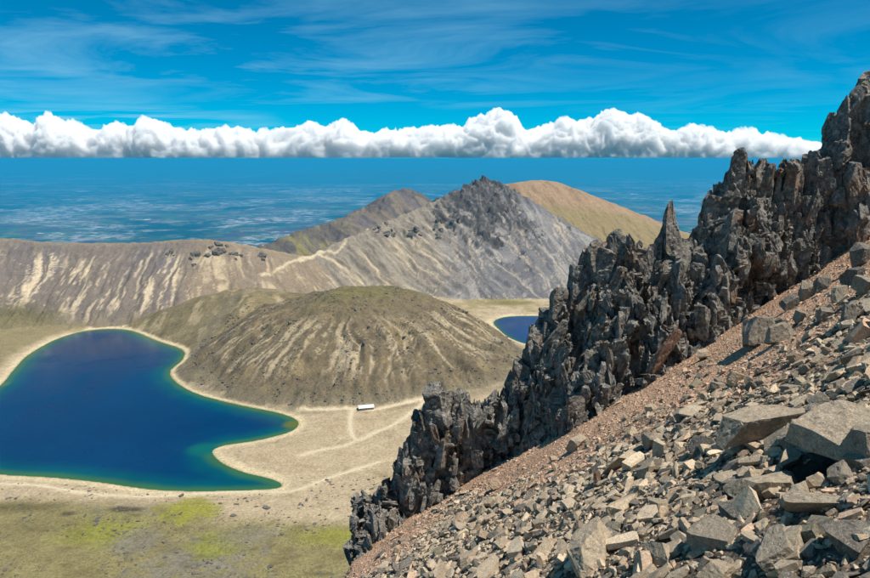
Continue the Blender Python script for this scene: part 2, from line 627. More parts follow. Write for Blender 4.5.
dB = np.where(_e, np.maximum(1960 - Y, 0) * .9, dB1); sB = np.where(_e, X * 1.0 + 0.22 * (Y - 1800) + 14 * fbm2(X / 60, Y / 60, 3) + 900, sB1)
zC, dC, sC, cC = ridge([(262, 246, 1960), (300, 231, 2060), (340, 219, 2140), (375, 201, 2220), (402, 188, 2260), (420, 195, 2300), (450, 210, 2380)], 0.5, 'peak2', 14, 14, 0.08)
zD, dD, sD, cD = ridge([(505, 184, 2480), (545, 180, 2520), (580, 190, 2540), (620, 208, 2560), (655, 226, 2600), (720, 262, 2660)], 0.40, 'brown', 9, 3)

# lava dome and its shoulder
WX3 = X + 34 * fbm2(X / 130, Y / 130 + 4, 4); WY3 = Y + 34 * fbm2(X / 130 + 21, Y / 130, 4)
ex, ey = (WX3 + 124) / 284, (WY3 - 1078) / 250
rD = np.sqrt(ex ** 2 + ey ** 2) + 1e-6; thD = np.arctan2(ey, ex)
dome = 121 * (1 - np.clip(rD, 0, 1.4) ** 1.55) - 8 * sstep(0.3, 0.0, rD)
gD = fbm2(thD * 14, rD * 1.6, 4, 0.55)
dome = dome + sstep(0.25, 0.6, rD) * (10 * gD + 6 * (0.4 - 2 * np.abs(fbm2(thD * 11 + 9, rD * 2.0 + 3, 3)))) + (7 * fbm2(X / 60, Y / 60, 4) + 5 * fbm2(X / 20, Y / 20, 4, .6)) * sstep(1.1, 0.8, rD)
ex2, ey2 = (WX + 345) / 262, (WY - 1235) / 165
rS = np.sqrt(ex2 ** 2 + ey2 ** 2); shl = 80 * (1 - np.clip(rS, 0, 1.4) ** 1.8) + 8 * fbm2(X / 45, Y / 45, 4) + 3 * fbm2(X / 14, Y / 14, 3)

Z = floor
Z = smax(Z, zA, 9); Z = smax(Z, zB, 9); Z = smax(Z, zC, 8); Z = smax(Z, zD, 16)
Z = smax(Z, np.where(rS < 1.2, shl, -9000), 7)
Z = smax(Z, np.where(rD < 1.2, dome, -9000), 7)
Z = np.where((sdw > 0) & (sdw < 260), np.minimum(Z, 0.4 + 0.03 * sdw + 0.62 * np.clip(sdw - 7 - 5 * fbm2(X / 25, Y / 25, 3), 0, 400)), Z)
Z = np.where(sdw < 0, np.minimum(Z, np.clip(sdw * 0.1, -9, 0) - 0.1), Z)
comps = np.stack([floor + 1.5, zA, zB, zC, zD, np.where(rS < 1.2, shl, -9000), np.where(rD < 1.2, dome, -9000)])
reg = np.argmax(comps, 0)
reg[sdw < 9] = 0
Z = np.maximum(Z, -1630)

# rock outcrops on the peaks: cliffs of tilted facets
rockB = sstep(0.0, 0.22, 0.9 * fbm2(sB / 22 + 2, dB / 150, 4, .6) + 0.35 * fbm2(X / 14, Y / 14, 3) + 0.75 * np.exp(-((X - 140) / 130) ** 2) * sstep(30, 190, Z) - 0.1 * sstep(10, 90, dB) - .24)
rockB = rockB * (reg == 2) * sstep(-330, 0, X)
rockC = sstep(0.0, 0.25, fbm2(sC / 60 + 9, dC / 90, 4) + 0.45 * sstep(120, 20, dC) - .2) * (reg == 3)
msk = (rockB + rockC) > 0.02
pts = np.stack([X[msk], Y[msk], Z[msk]], 1)
if len(pts):
    fz = 9 * facets3(pts / np.array([24, 24, 34.])) + 4.0 * facets3(pts / 9 + 5)
    Z[msk] += fz * np.clip(rockB + 0.5 * rockC, 0, 1)[msk]


def hit(px, py):
    """first terrain point on the ray (height field march)"""
    d = np.array(ray(px, py)); d = d / np.linalg.norm(d)
    t = 380.0
    while t < 4000:
        p = d * t
        j = min(np.searchsorted(gx, p[0]), len(gx) - 1); i = min(np.searchsorted(gy, p[1]), len(gy) - 1)
        if CAMZ + p[2] < Z[i, j]:
            return np.array([p[0], p[1], Z[i, j]])
        t += 2.5
    return np.array([d[0] * 1500, d[1] * 1500, 0])


def zat(x, y):
    j = int(np.clip(np.searchsorted(gx, x) - 1, 0, len(gx) - 2)); i = int(np.clip(np.searchsorted(gy, y) - 1, 0, len(gy) - 2))
    u = (x - gx[j]) / (gx[j + 1] - gx[j]); v = (y - gy[i]) / (gy[i + 1] - gy[i])
    return (Z[i, j] * (1 - u) + Z[i, j + 1] * u) * (1 - v) + (Z[i + 1, j] * (1 - u) + Z[i + 1, j + 1] * u) * v


# ---- colours of the ground (albedo)
C_SAND = srgb(194, 175, 144); C_BEACH = srgb(222, 204, 166); C_GRASS = srgb(132, 124, 82); C_OLIVE = srgb(126, 116, 78)
C_GREY = srgb(136, 124, 112); C_PURP = srgb(124, 116, 116); C_PALE = srgb(222, 203, 170); C_ROCK = srgb(86, 82, 80); C_BLUE = srgb(132, 128, 128)
C_BROWN = srgb(170, 142, 110); C_LIME = srgb(146, 144, 52); C_TALUS = srgb(140, 134, 120)
C = np.zeros(sh + (3,))


def put(mask, c):
    global C
    m = np.clip(mask, 0, 1)[..., None]
    C = C * (1 - m) + np.asarray(c) * m


nA = fbm2(X / 120, Y / 120, 5); nB = fbm2(X / 35 + 40, Y / 35, 5); nC = fbm2(X / 12, Y / 12 + 9, 4); nF = fbm2(X / 5 + 3, Y / 5, 3)
put(np.ones(sh), C_SAND)
# floor on the near side: olive grass, grey stony fans, lime patches
nearf = sstep(606, 572, Y + 22 * nA + 16 * nB + 5 * nC + 42 * sstep(-250, -180, X))
put(nearf, srgb(152, 142, 98))
put(nearf * sstep(0.0, 0.35, nB + 0.5 * nC), C_OLIVE * 1.15)
put(nearf * sstep(0.0, 0.35, nA + 0.6 * nC - .05) * 0.85, C_TALUS * .95)


def blob(px, py, rx, ry, c, a=1.0, z=0.0, ns=0.5):
    p = at_level(px, py, z)
    q = ((X - p[0]) / rx) ** 2 + ((Y - p[1]) / ry) ** 2
    put(a * sstep(1.25, 0.35, np.sqrt(q) + ns * nB + ns * .5 * nC), c)


put(nearf * sstep(0.05, 0.5, fbm2(X / 18 + 60, Y / 14, 5, .65)) * 0.7, srgb(152, 140, 108))
put(nearf * sstep(0.1, 0.5, fbm2(X / 26 + 80, Y / 12, 5, .65)) * 0.65, srgb(98, 90, 58))
blob(185, 513, 26, 34, srgb(154, 154, 48), 0.75, 0, 1.3); blob(215, 548, 22, 30, srgb(142, 146, 52), 0.7, 0, .9); blob(345, 540, 50, 20, srgb(152, 150, 66), 0.8)
blob(100, 535, 46, 28, srgb(146, 146, 64), 0.8); blob(30, 530, 40, 25, C_OLIVE, 0.5)
blob(140, 545, 22, 26, C_TALUS * .95, 0.8); blob(245, 540, 30, 18, C_TALUS, 0.6); blob(20, 510, 50, 12, srgb(104, 96, 62), 0.75)
blob(128, 512, 16, 6, srgb(74, 66, 52), 0.9); blob(68, 517, 9, 5, srgb(74, 66, 52), 0.8)
# beach
put(sstep(16, 5, s1 + 6 * nB) * (s1 > -30), C_BEACH)
put(sstep(22, 8, s2 + 8 * nB) * (s2 > -30), C_BEACH)
put(sstep(3.5, 0.5, sdw + 1.5 * nC) * 0.6, srgb(128, 112, 72))
put((sdw < -1) * 1.0, srgb(70, 84, 66))
# sand flat with drainage veins
vein = np.abs(fbm2(X / 42 + 7, Y / 60 + 3, 4))
put((reg == 0) * sstep(560, 600, Y) * sstep(0.1, 0.5, fbm2(X / 22, Y / 16 + 3, 5, .65)) * .45 * (s1 > 14), srgb(164, 142, 112))
put(sstep(0.035, 0.0, vein) * sstep(560, 600, Y) * sstep(-400, -300, X) * (reg == 0) * 0.35, srgb(120, 108, 84))
put((reg == 0) * sstep(560, 620, Y) * sstep(0.0, 0.5, nA) * 0.4 * (s1 > 25), srgb(176, 156, 118))
# floor by the small lake: dun grass
put((reg == 0) * sstep(1150, 1300, Y + 30 * nB) * sstep(-0.2, 0.3, nB + nA) * 0.7 * (s2 > 30), srgb(150, 138, 92))
blob(510, 303, 70, 30, srgb(128, 120, 66), 0.85, 4.0, 0.3)

put((reg == 0) * sstep(-600, -700, X + 40 * nA) * sstep(14, 34, s1 + 10 * nB) * sstep(640, 760, Y) * 0.85, srgb(142, 130, 92))
# crater wall on the left
mA = (reg == 1)
put(mA, C_GREY)
st = fbm2(sA / 26 + 5, dA / 240, 4, 0.6); st2 = fbm2(sA / 8, dA / 160 + 3, 3, 0.6); st3 = fbm2(sA / 70 + 1, dA / 130, 3)
put(mA * sstep(-0.1, 0.35, st3) * 0.7, C_PURP)
put(mA * sstep(0.05, 0.3, -st2) * 0.5, srgb(112, 102, 92))
fan = sstep(20, 80, dA + 45 * st3)
st4 = fbm2(sA / 9 + 30, dA / 120, 4, 0.68); st5 = fbm2(sA / 4.5, dA / 45 + 8, 3, 0.65)
put(mA * sstep(0.04, 0.22, st4 + 0.45 * st + 0.5 * st5 - .02) * fan * sstep(265, 200, dA + 40 * st2) * 0.75, C_PALE * .92)
put(mA * sstep(0.12, 0.3, st + 0.7 * st4 + .4 * st5 - .08) * fan * sstep(260, 170, dA + 50 * st4) * 0.85, C_PALE)
put(mA * sstep(0.15, 0.4, -st4 - .3 * st5) * 0.6, srgb(104, 95, 88))
put(mA * sstep(170, 250, dA + 55 * nA) * sstep(-680, -760, X + 60 * nA) * 0.9, srgb(108, 102, 66))
put(mA * sstep(215, 255, dA + 30 * nB) * 0.6, srgb(146, 132, 98))
put(mA * sstep(14, 3, dA + 5 * nC) * 0.5, srgb(160, 146, 122))
put(mA * sstep(-560, -480, X + 40 * nA) * 0.45, srgb(172, 150, 118))
# main peak
mB = (reg == 2)
q1 = fbm2(sB / 24 + 8, dB / 260, 4, 0.6); q2 = fbm2(sB / 7 + 2, dB / 150, 3, 0.6); q3 = fbm2(sB / 80 + 4, dB / 200, 3)
east = sstep(-60, 120, X + 60 * q3)
put(mB, srgb(160, 149, 132))
put(mB * sstep(-0.1, 0.3, q1) * 0.6, srgb(140, 126, 110))
put(mB * east, C_BLUE * 0.95)
q6 = fbm2(sB / 11 + 50, dB / 170, 4, 0.65); q7 = fbm2(sB / 4.5, dB / 60, 3, 0.6)
put(mB * sstep(0.05, 0.3, q6 + 0.4 * q1 + .3 * q7) * sstep(25, 90, dB + 30 * q3) * (0.75 - .2 * east), C_PALE * 0.92)
put(mB * sstep(0.1, 0.4, -q6 - .3 * q7) * 0.55, srgb(112, 104, 98))
put(mB * east * sstep(0.1, 0.4, q3 + q2 * .4) * 0.6, srgb(112, 112, 120))
put(mB * east * sstep(0.0, 0.25, fbm2(sB / 38 + 5, dB / 320, 4, .6) + .25 * q6) * sstep(40, 110, dB) * 0.7, srgb(178, 171, 162))
put(mB * east * sstep(0.05, 0.3, fbm2(sB / 30 + 45, dB / 260, 4, .6)) * 0.5, srgb(108, 105, 108))
put(rockB * 0.95, C_ROCK * (1 + 0.0))
put(rockB * sstep(0.05, 0.35, q2 + .4 * nC) * 0.6, srgb(150, 143, 136))
put(rockB * sstep(0.1, 0.5, -nC - .4 * nF) * 0.5, srgb(62, 58, 56))
# second peak
mC = (reg == 3)
q4 = fbm2(sC / 30 + 8, dC / 220, 4, 0.6)
put(mC, srgb(134, 122, 108)); put(mC * sstep(-250, -420, X + 60 * nA), srgb(140, 132, 88))
put(mC * sstep(0.0, 0.3, q4) * 0.7, srgb(108, 104, 110)); put(rockC * 0.8, srgb(100, 94, 94))
# brown hill
mD = (reg == 4)
q5 = fbm2(sD / 45, dD / 200, 4)
put(mD, C_BROWN); put(mD * sstep(0.0, 0.4, q5 + .4 * nC) * 0.6, srgb(138, 110, 84)); put(mD * sstep(0.1, 0.5, nB + .4 * nC) * .4, srgb(186, 160, 126)); put(mD * sstep(150, 260, dD + 60 * nA) * 0.8, srgb(150, 134, 92))
# shoulder + dome
mS = (reg == 5)
put(mS, srgb(146, 132, 98)); put(mS * sstep(0.05, 0.4, nB + .4 * nC) * 0.7, srgb(166, 150, 112)); put(mS * sstep(0.1, 0.5, -nB) * 0.6, srgb(100, 94, 66))
put(mS * sstep(0.0, 0.3, fbm2(X / 40 + 9, Y / 40, 5, .65)) * 0.6, srgb(122, 108, 80))
put(mS * sstep(0.12, 0.3, fbm2(X / 30 + 70, Y / 60, 5, .65)) * 0.75, srgb(192, 174, 138))
put(mS * sstep(0.1, 0.4, nF + nC) * 0.45, srgb(92, 82, 64))
mO = (reg == 6)
w1 = fbm2(thD * 26 + 3, rD * 1.1, 4, 0.6); w2 = fbm2(thD * 38, rD * 2.2 + 4, 3, 0.6)
put(mO, srgb(128, 114, 90)); put(mO * sstep(0.0, 0.5, nB + 0.5 * nC) * 0.6, srgb(142, 126, 88)); put(mO * sstep(0.1, 0.5, -nC - .3 * nB) * 0.55, srgb(88, 80, 60))
put(mO * sstep(0.45, 0.1, rD + .2 * nB) * 0.7, srgb(128, 120, 74))
win = sstep(0.38, 0.55, rD + 0.12 * nA) * sstep(0.92, 0.72, rD + 0.1 * nB)
put(mO * sstep(0.05, 0.4, nF + nC + .5 * w2 - .1) * 0.5, srgb(84, 74, 60))
put(mO * sstep(0.2, 0.45, nB + .3 * nC) * sstep(.3, .5, rD) * 0.5, srgb(168, 148, 112))
put(mO * sstep(0.02, 0.24, w1 + 0.5 * w2 + .3 * nC + .45 * nA - .04) * win * 0.8, srgb(202, 184, 152))
put(mO * sstep(0.85, 0.98, rD + 0.06 * nB) * 0.6, srgb(128, 120, 96))
put(sstep(1.10, 0.99, rD + 0.05 * nC + .05 * nB) * sstep(0.9, 0.96, rD) * (sdw > 6) * 0.7, srgb(142, 130, 106))
# tracks worn into saddle and flat
TRACKS = [
    [(300, 408), (330, 409), (352, 409), (372, 410), (395, 405), (420, 400), (450, 394)],
    [(352, 410), (350, 420), (351, 432), (358, 440), (375, 433), (395, 424), (412, 412), (425, 402)],
    [(358, 440), (340, 447), (318, 451), (300, 456)],
    [(0, 484), (40, 486), (90, 494), (150, 497), (200, 494), (250, 492), (290, 492), (330, 478), (380, 462)],
]
TW = [[np.array(hit(*p)) for p in t] for t in TRACKS]
TRIM = [[(300, 262), (318, 253), (345, 241), (368, 229)], [(318, 254), (338, 264), (352, 276), (362, 284)], [(322, 252), (305, 257), (285, 266), (262, 276)]]
TW2 = []
for t in TRIM:
    TW2.append([np.array(hit(*p)) for p in t])
for t in TW + TW2:
    P = catmull(np.array(t)[:, :2], 5, False)
    d, _, _ = seg_dist(X, Y, P)
    put(sstep(7, 2.5, d + 1.5 * nC) * 0.75, srgb(216, 198, 160))
C = np.clip(C * 0.86, 0.01, 0.9)
C *= (1 + 0.10 * nF + 0.08 * nC)[..., None]

# ---- split the height field into the landforms, with shared normals
NZ = np.stack([-np.gradient(Z, axis=1) / np.gradient(X, axis=1), -np.gradient(Z, axis=0) / np.gradient(Y, axis=0), np.ones(sh)], -1)
NZ /= np.linalg.norm(NZ, axis=-1, keepdims=True)
idx = np.arange(X.size).reshape(sh)
quads = np.stack([idx[:-1, :-1], idx[:-1, 1:], idx[1:, 1:], idx[1:, :-1]], -1).reshape(-1, 4)
qreg = reg[:-1, :-1].ravel()
VV = np.stack([X, Y, Z], -1).reshape(-1, 3); CC = C.reshape(-1, 3); NN = NZ.reshape(-1, 3)
NAMES = ['crater_floor', 'crater_rim', 'mountain_peak', 'far_mountain_peak', 'brown_hill', 'low_hill', 'dome_hill']
LBL = ['sandy and grassy crater floor round the lakes', 'grey crater rim with pale scree streaks beyond the large lake', 'grey pointed peak with pale scree chutes behind the dome hill',
       'darker peak behind the ridge with the footpath', 'smooth tan brown hill behind the grey peak', 'low olive hill at the far shore of the large lake', 'rounded olive brown dome hill between the two lakes']
for k, nm in enumerate(NAMES):
    fq = quads[qreg == k]
    u, inv = np.unique(fq, return_inverse=True)
    me = mesh_np(nm, VV[u], inv.reshape(-1, 4), M_TERRAIN, CC[u], True, NN[u])
    tag(link(bpy.data.objects.new(nm, me)), LBL[k], None, None, 'structure')

# ------------------------------------------------------------------ valley plain and far hills
def grid_plain():
    e = 150000.0
    g_ = np.concatenate([-np.geomspace(e, 8000, 14), [0], np.geomspace(8000, e, 14)])
    gx_, gy_ = np.meshgrid(g_, g_)
    i_ = np.arange(gx_.size).reshape(gx_.shape)
    q_ = np.stack([i_[:-1, :-1], i_[:-1, 1:], i_[1:, 1:], i_[1:, :-1]], -1).reshape(-1, 4)
    return mesh_np('plain', np.stack([gx_.ravel(), gy_.ravel(), np.full(gx_.size, -1600.0)], 1), q_, M_PLAIN)


tag(link(bpy.data.objects.new('plain', grid_plain())), 'wide farmed valley plain dotted with towns under blue haze', None, None, 'structure')


def far_range(name, px0, px1, y, top, label):
    n = 90
    xs = np.linspace(at_depth(px0, 200, y)[0], at_depth(px1, 200, y)[0], n); ys = np.linspace(y - 9000, y + 9000, 24)
    GX, GY = np.meshgrid(xs, ys)
    u = (GX - xs[0]) / (xs[-1] - xs[0]); v = (GY - ys[0]) / (ys[-1] - ys[0])
    env = np.sin(np.pi * u) ** 0.7 * np.sin(np.pi * v) ** 1.2
    h = -1610 + env * top * np.clip(0.75 + 0.7 * fbm2(GX / 9000, GY / 9000 + top / 100, 5), 0.05, 2)
    i_ = np.arange(GX.size).reshape(GX.shape)
    q_ = np.stack([i_[:-1, :-1], i_[:-1, 1:], i_[1:, 1:], i_[1:, :-1]], -1).reshape(-1, 4)
    me = mesh_np(name, np.stack([GX.ravel(), GY.ravel(), h.ravel()], 1), q_, M_HILL, None, True)
    tag(link(bpy.data.objects.new(name, me)), label, None, None, 'structure')


far_range('mountain_range', 225, 560, 62000, 1250, 'faint blue mountain range across the valley plain')
far_range('mountain_range', 420, 900, 78000, 1300, 'pale blue mountain range farthest across the plain')

# ------------------------------------------------------------------ lakes
def lake(P, name, label, step):
    x0, y0 = P.min(0) - 4; x1, y1 = P.max(0) + 4
    gx_ = np.arange(x0, x1, step); gy_ = np.arange(y0, y1, step)
    LX, LY = np.meshgrid(gx_, gy_)
    d, _, _ = seg_dist(LX, LY, P, True); ins = inside(LX, LY, P); s = np.where(ins, d, -d)
    keep = s > -step * 3
    i_ = np.arange(LX.size).reshape(LX.shape)
    q_ = np.stack([i_[:-1, :-1], i_[:-1, 1:], i_[1:, 1:], i_[1:, :-1]], -1).reshape(-1, 4)
    q_ = q_[keep.ravel()[q_].all(1)]
    u, inv = np.unique(q_, return_inverse=True)
    nn = fbm2(LX / 30, LY / 30, 3) * 5
    sx = s + nn
    c = np.zeros(LX.shape + (3,)) + np.array([0.0008, 0.023, 0.085])
    def pt(m, col):
        nonlocal c
        m = np.clip(m, 0, 1)[..., None]; c = c * (1 - m) + np.array(col) * m
    if name == 'lake' and len(P) < 100:
        c = c * 0 + np.array([0.0008, 0.045, 0.17]); sx = sx + 16; s = s + 6
    pt(sstep(120, 20, sx) * 0.5, (0.001, 0.035, 0.105))
    pt(sstep(40, 5, sx) * 0.9, (0.001, 0.080, 0.090))
    pt(sstep(14, 2, s + 0.5 * nn), (0.035, 0.115, 0.040))
    # shallow tongue at the sand spit and the east bay
    if name == 'lake' and len(P) > 100:
        for (px, py, r, col) in ((292, 424, 16, (0.10, 0.12, 0.02)), (204, 449, 24, (0.004, 0.10, 0.085)), (0, 385, 16, (0.07, 0.13, 0.03))):
            p = at_level(px, py)
            pt(sstep(r, r * 0.3, np.hypot(LX - p[0], LY - p[1]) + nn * .6), col)
    V = np.stack([LX.ravel(), LY.ravel(), np.zeros(LX.size)], 1)[u]
    me = mesh_np(name, V, inv.reshape(-1, 4), M_WATER, c.reshape(-1, 3)[u], True)
    tag(link(bpy.data.objects.new(name, me)), label, None, None, 'structure')


lake(P1, 'lake', 'large deep blue crater lake with green shallows', 2.0)
lake(P2, 'lake', 'small deep blue lake below the grey peak', 2.0)


def track(pts, w, label):
    P = catmull(np.array(pts)[:, :2], 10, False)
    V = []; Fq = []
    for i, p in enumerate(P):
        a = P[max(i - 1, 0)]; b = P[min(i + 1, len(P) - 1)]
        t = (b - a) / (np.linalg.norm(b - a) + 1e-9); nrm = np.array([-t[1], t[0]])
        ww = w * (1 + 0.35 * math.sin(i * 1.7) * math.sin(i * 0.61))
        for k in (-1, -0.33, 0.33, 1):
            q = p + nrm * ww * 0.5 * k
            V.append((q[0], q[1], zat(*q) + (0.12 if abs(k) < 1 else 0.02)))
        if i:
            o = 4 * i
            for k in range(3):
                Fq.append((o - 4 + k, o + k, o + k + 1, o - 3 + k))
    me = mesh_np('dirt_track', np.array(V), np.array(Fq), M_TRACK, None, True)
    tag(link(bpy.data.objects.new('dirt_track', me)), label, None, None, 'structure')


for t, w, l in zip(TW + TW2, (4.5, 4.5, 3.5, 4, 4.5, 4.5, 3.5), ('pale dirt track passing the white roofed hut', 'pale dirt track looping on the sand flat below the hut', 'faint track toward the sand spit',
                                                   'sandy track along the near shore of the large lake', 'pale footpath climbing the ridge from the saddle', 'pale footpath from the saddle down behind the dome hill', 'pale footpath from the saddle toward the crater rim')):
    track(t, w, l)

# ------------------------------------------------------------------ hut
def box_mesh(name, x0, x1, y0, y1, z0, z1, mat):
    V = np.array([(x, y, z) for z in (z0, z1) for y in (y0, y1) for x in (x0, x1)], float)
    Fq = np.array([(0, 2, 3, 1), (4, 5, 7, 6), (0, 1, 5, 4), (2, 6, 7, 3), (0, 4, 6, 2), (1, 3, 7, 5)])
    return mesh_np(name, V, Fq, mat)


hp = at_level(366, 409.5, 3.0)
hz = max(zat(hp[0] + a, hp[1] + b) for a in (-9, 0, 9) for b in (-4, 4))
hut = empty('mountain_hut', (hp[0], hp[1], hz))
hut.rotation_euler = (0, 0, R(14))
tag(hut, 'long white roofed mountain hut on the sand flat below the dome hill', 'hut')
L2, W2, HW = 9.5, 4.2, 2.6
wm = bmesh.new()
# gabled body
prof = [(-W2, -1.5), (W2, -1.5), (W2, HW), (0, HW + 2.0), (-W2, HW)]
va = [wm.verts.new((-L2, y, z)) for y, z in prof]; vb = [wm.verts.new((L2, y, z)) for y, z in prof]
wm.faces.new(va[::-1]); wm.faces.new(vb)
for i in range(5):
    wm.faces.new((va[i], va[(i + 1) % 5], vb[(i + 1) % 5], vb[i]))
bmesh.ops.recalc_face_normals(wm, faces=wm.faces)
me = bpy.data.meshes.new('wall'); wm.to_mesh(me); me.materials.append(M_HWALL)
link(bpy.data.objects.new('wall', me), hut)
rm = bmesh.new()
e = 0.9
sl = 2.0 / W2
for sgn in (-1, 1):
    pr = [(0, HW + 2.03), (sgn * (W2 + e), HW + 0.03 - e * sl), (sgn * (W2 + e), HW + 0.28 - e * sl), (0, HW + 2.28)]
    a = [rm.verts.new((-L2 - .6, y, z)) for y, z in pr]; b = [rm.verts.new((L2 + .6, y, z)) for y, z in pr]
    rm.faces.new(a); rm.faces.new(b[::-1])
    for i in range(4):
        rm.faces.new((a[i], b[i], b[(i + 1) % 4], a[(i + 1) % 4]))
bmesh.ops.recalc_face_normals(rm, faces=rm.faces)
me = bpy.data.meshes.new('roof'); rm.to_mesh(me); me.materials.append(M_ROOF)
link(bpy.data.objects.new('roof', me), hut)
link(bpy.data.objects.new('door', box_mesh('door', -0.55, 0.55, -W2 - 0.06, -W2 - 0.003, 0, 2.1, M_DOOR)), hut)
for x in (-6.5, -3.2, 3.2, 6.5):
    w = link(bpy.data.objects.new('window', box_mesh('window', x - .7, x + .7, -W2 - 0.05, -W2 - 0.003, 0.95, 1.95, M_GLASS)), hut)
    link(bpy.data.objects.new('window_sill', box_mesh('window_sill', x - .8, x + .8, -W2 - 0.14, -W2 - 0.003, 0.85, 0.945, M_ROOF)), w)

# ------------------------------------------------------------------ rocks: shared shapes
def ico(sub):
    bm = bmesh.new(); bmesh.ops.create_icosphere(bm, subdivisions=sub, radius=1.0)
    V = np.array([v.co[:] for v in bm.verts]); Fc = np.array([[v.index for v in f.verts] for f in bm.faces]); bm.free()
    return V / np.linalg.norm(V, axis=1)[:, None], Fc


ICO = {s: ico(s) for s in (1, 2, 3, 4)}


def chisel(rng, sub, planes=9, dims=(1, 1, 1), facet=0.07, fine=0.025, taper=0.0, jitter=0.28):
    D, Fc = ICO[sub]
    D = D / np.array(dims)**0  # directions
    N = []; dist = []
    for ax in range(3):
        for sg in (-1, 1):
            n = rng.normal(size=3) * jitter; n[ax] += sg
            N.append(n / np.linalg.norm(n)); dist.append(dims[ax] * rng.uniform(0.8, 1.0))
    for k in range(planes):
        n = rng.normal(size=3); n /= np.linalg.norm(n)
        sup = abs(n[0]) * dims[0] + abs(n[1]) * dims[1] + abs(n[2]) * dims[2]
        N.append(n); dist.append(sup * rng.uniform(0.55, 0.82))
    N = np.array(N); dist = np.array(dist)
    # spread directions along the long axes so slender rocks keep even vertices
    Dd = D * np.array(dims); Dd /= np.linalg.norm(Dd, axis=1)[:, None]
    q = Dd @ N.T
    r = np.min(np.where(q > 1e-3, dist[None] / np.maximum(q, 1e-3), 1e9), 1)
    V = Dd * r[:, None]
    off = rng.uniform(0, 90, 3)
    m = min(dims)
    if facet:
        f = facets3(V / (0.55 * m ** 0.5) + off) * facet + facets3(V / 0.22 + off) * facet * 0.4
        V = V * (1 + f)[:, None]
    if fine:
        V = V + D * (fbm3(V * 3.2 + off, 4, 0.6) * fine * 2.2)[:, None]
    if taper:
        t = (V[:, 2] / dims[2] + 1) * 0.5
        V[:, :2] *= (1 - taper * np.clip(t, 0, 1))[:, None]
    return V, Fc


def cut_rock(rng, dims, planes, edge=0.0, facet=0.0, fine=0.0, taper=0.0, jitter=0.22, depth=(0.5, 0.86)):
    """a block cut by random planes: sharp edges, flat faces; then broken up a little"""
    bm = bmesh.new(); bmesh.ops.create_cube(bm, size=2.0)
    for v in bm.verts:
        v.co = Vector((v.co.x * dims[0], v.co.y * dims[1], v.co.z * dims[2])) * (1 + rng.normal() * 0.06)
    for k in range(planes):
        if k < 6:
            n = rng.normal(size=3) * jitter; n[k // 2] += 1 if k % 2 else -1
            n /= np.linalg.norm(n); sup = abs(n[k // 2]) * dims[k // 2]; d = sup * rng.uniform(0.86, 1.0)
        else:
            n = rng.normal(size=3); n /= np.linalg.norm(n)
            sup = abs(n[0]) * dims[0] + abs(n[1]) * dims[1] + abs(n[2]) * dims[2]; d = sup * rng.uniform(*depth)
        r_ = bmesh.ops.bisect_plane(bm, geom=bm.verts[:] + bm.edges[:] + bm.faces[:], plane_co=Vector(n * d), plane_no=Vector(n), clear_outer=True)
        ce = [g for g in r_['geom_cut'] if isinstance(g, bmesh.types.BMEdge)]
        if ce:
            bmesh.ops.holes_fill(bm, edges=ce)
    bmesh.ops.remove_doubles(bm, verts=bm.verts, dist=0.01)
    bmesh.ops.triangulate(bm, faces=bm.faces)
    if edge:
        for _ in range(5):
            lg = [e for e in bm.edges if e.calc_length() > edge]
            if not lg:
                break
            bmesh.ops.subdivide_edges(bm, edges=lg, cuts=1)
            bmesh.ops.triangulate(bm, faces=bm.faces)
    bmesh.ops.recalc_face_normals(bm, faces=bm.faces)
    bm.normal_update()
    V = np.array([v.co[:] for v in bm.verts]); N = np.array([v.normal[:] for v in bm.verts]); Fc = np.array([[v.index for v in f.verts] for f in bm.faces]); bm.free()
    off = rng.uniform(0, 90, 3)
    if facet:
        V = V + N * (facets3(V / 0.5 + off) * facet + facets3(V / 0.2 + off) * facet * 0.45)[:, None]
    if fine:
        V = V + N * (fbm3(V * 4.0 + off, 3, 0.6) * fine)[:, None]
    if taper:
        t = (V[:, 2] / dims[2] + 1) * 0.5
        V[:, :2] *= (1 - taper * np.clip(t, 0, 1))[:, None]
    return V, Fc


rg = np.random.default_rng(11)
U = rg.uniform
BLOCK = [cut_rock(rg, (1, U(.7, 1), U(.55, .85)), 12, .13, .035, .03) for _ in range(12)]
SLAB = [cut_rock(rg, (1, U(.5, .9), U(.16, .32)), 12, .13, .022, .02) for _ in range(12)]
PILLAR = [cut_rock(rg, (U(.32, .45), U(.32, .45), 1), 14, .10, .06, .03, .25) for _ in range(10)]
SPIRE = [cut_rock(rg, (.40, .34, 1), 13, .10, .06, .03, .86) for _ in range(3)]
SMALL = [cut_rock(rg, (1, U(.5, .95), U(.2, .55)), 9) for _ in range(40)]
CRAGB = [cut_rock(rg, (U(.5, .9), U(.5, .9), 1), 13, .22, .07, .03, .12) for _ in range(18)]

_cache = {}


def rock_mesh(lib, k, mat, libname):
    key = (libname, k, mat.name)
    if key not in _cache:
        V, Fc = lib[k]
        _cache[key] = mesh_np(libname, V, Fc, mat)
    return _cache[key]


NSL = np.array([-A_, -B_, 1.0]); NSL /= np.linalg.norm(NSL)
SLOPEQ = Vector(NSL).to_track_quat('Z', 'Y')


def gz(x, y):
    return CAMZ - H0 + A_ * x + B_ * y


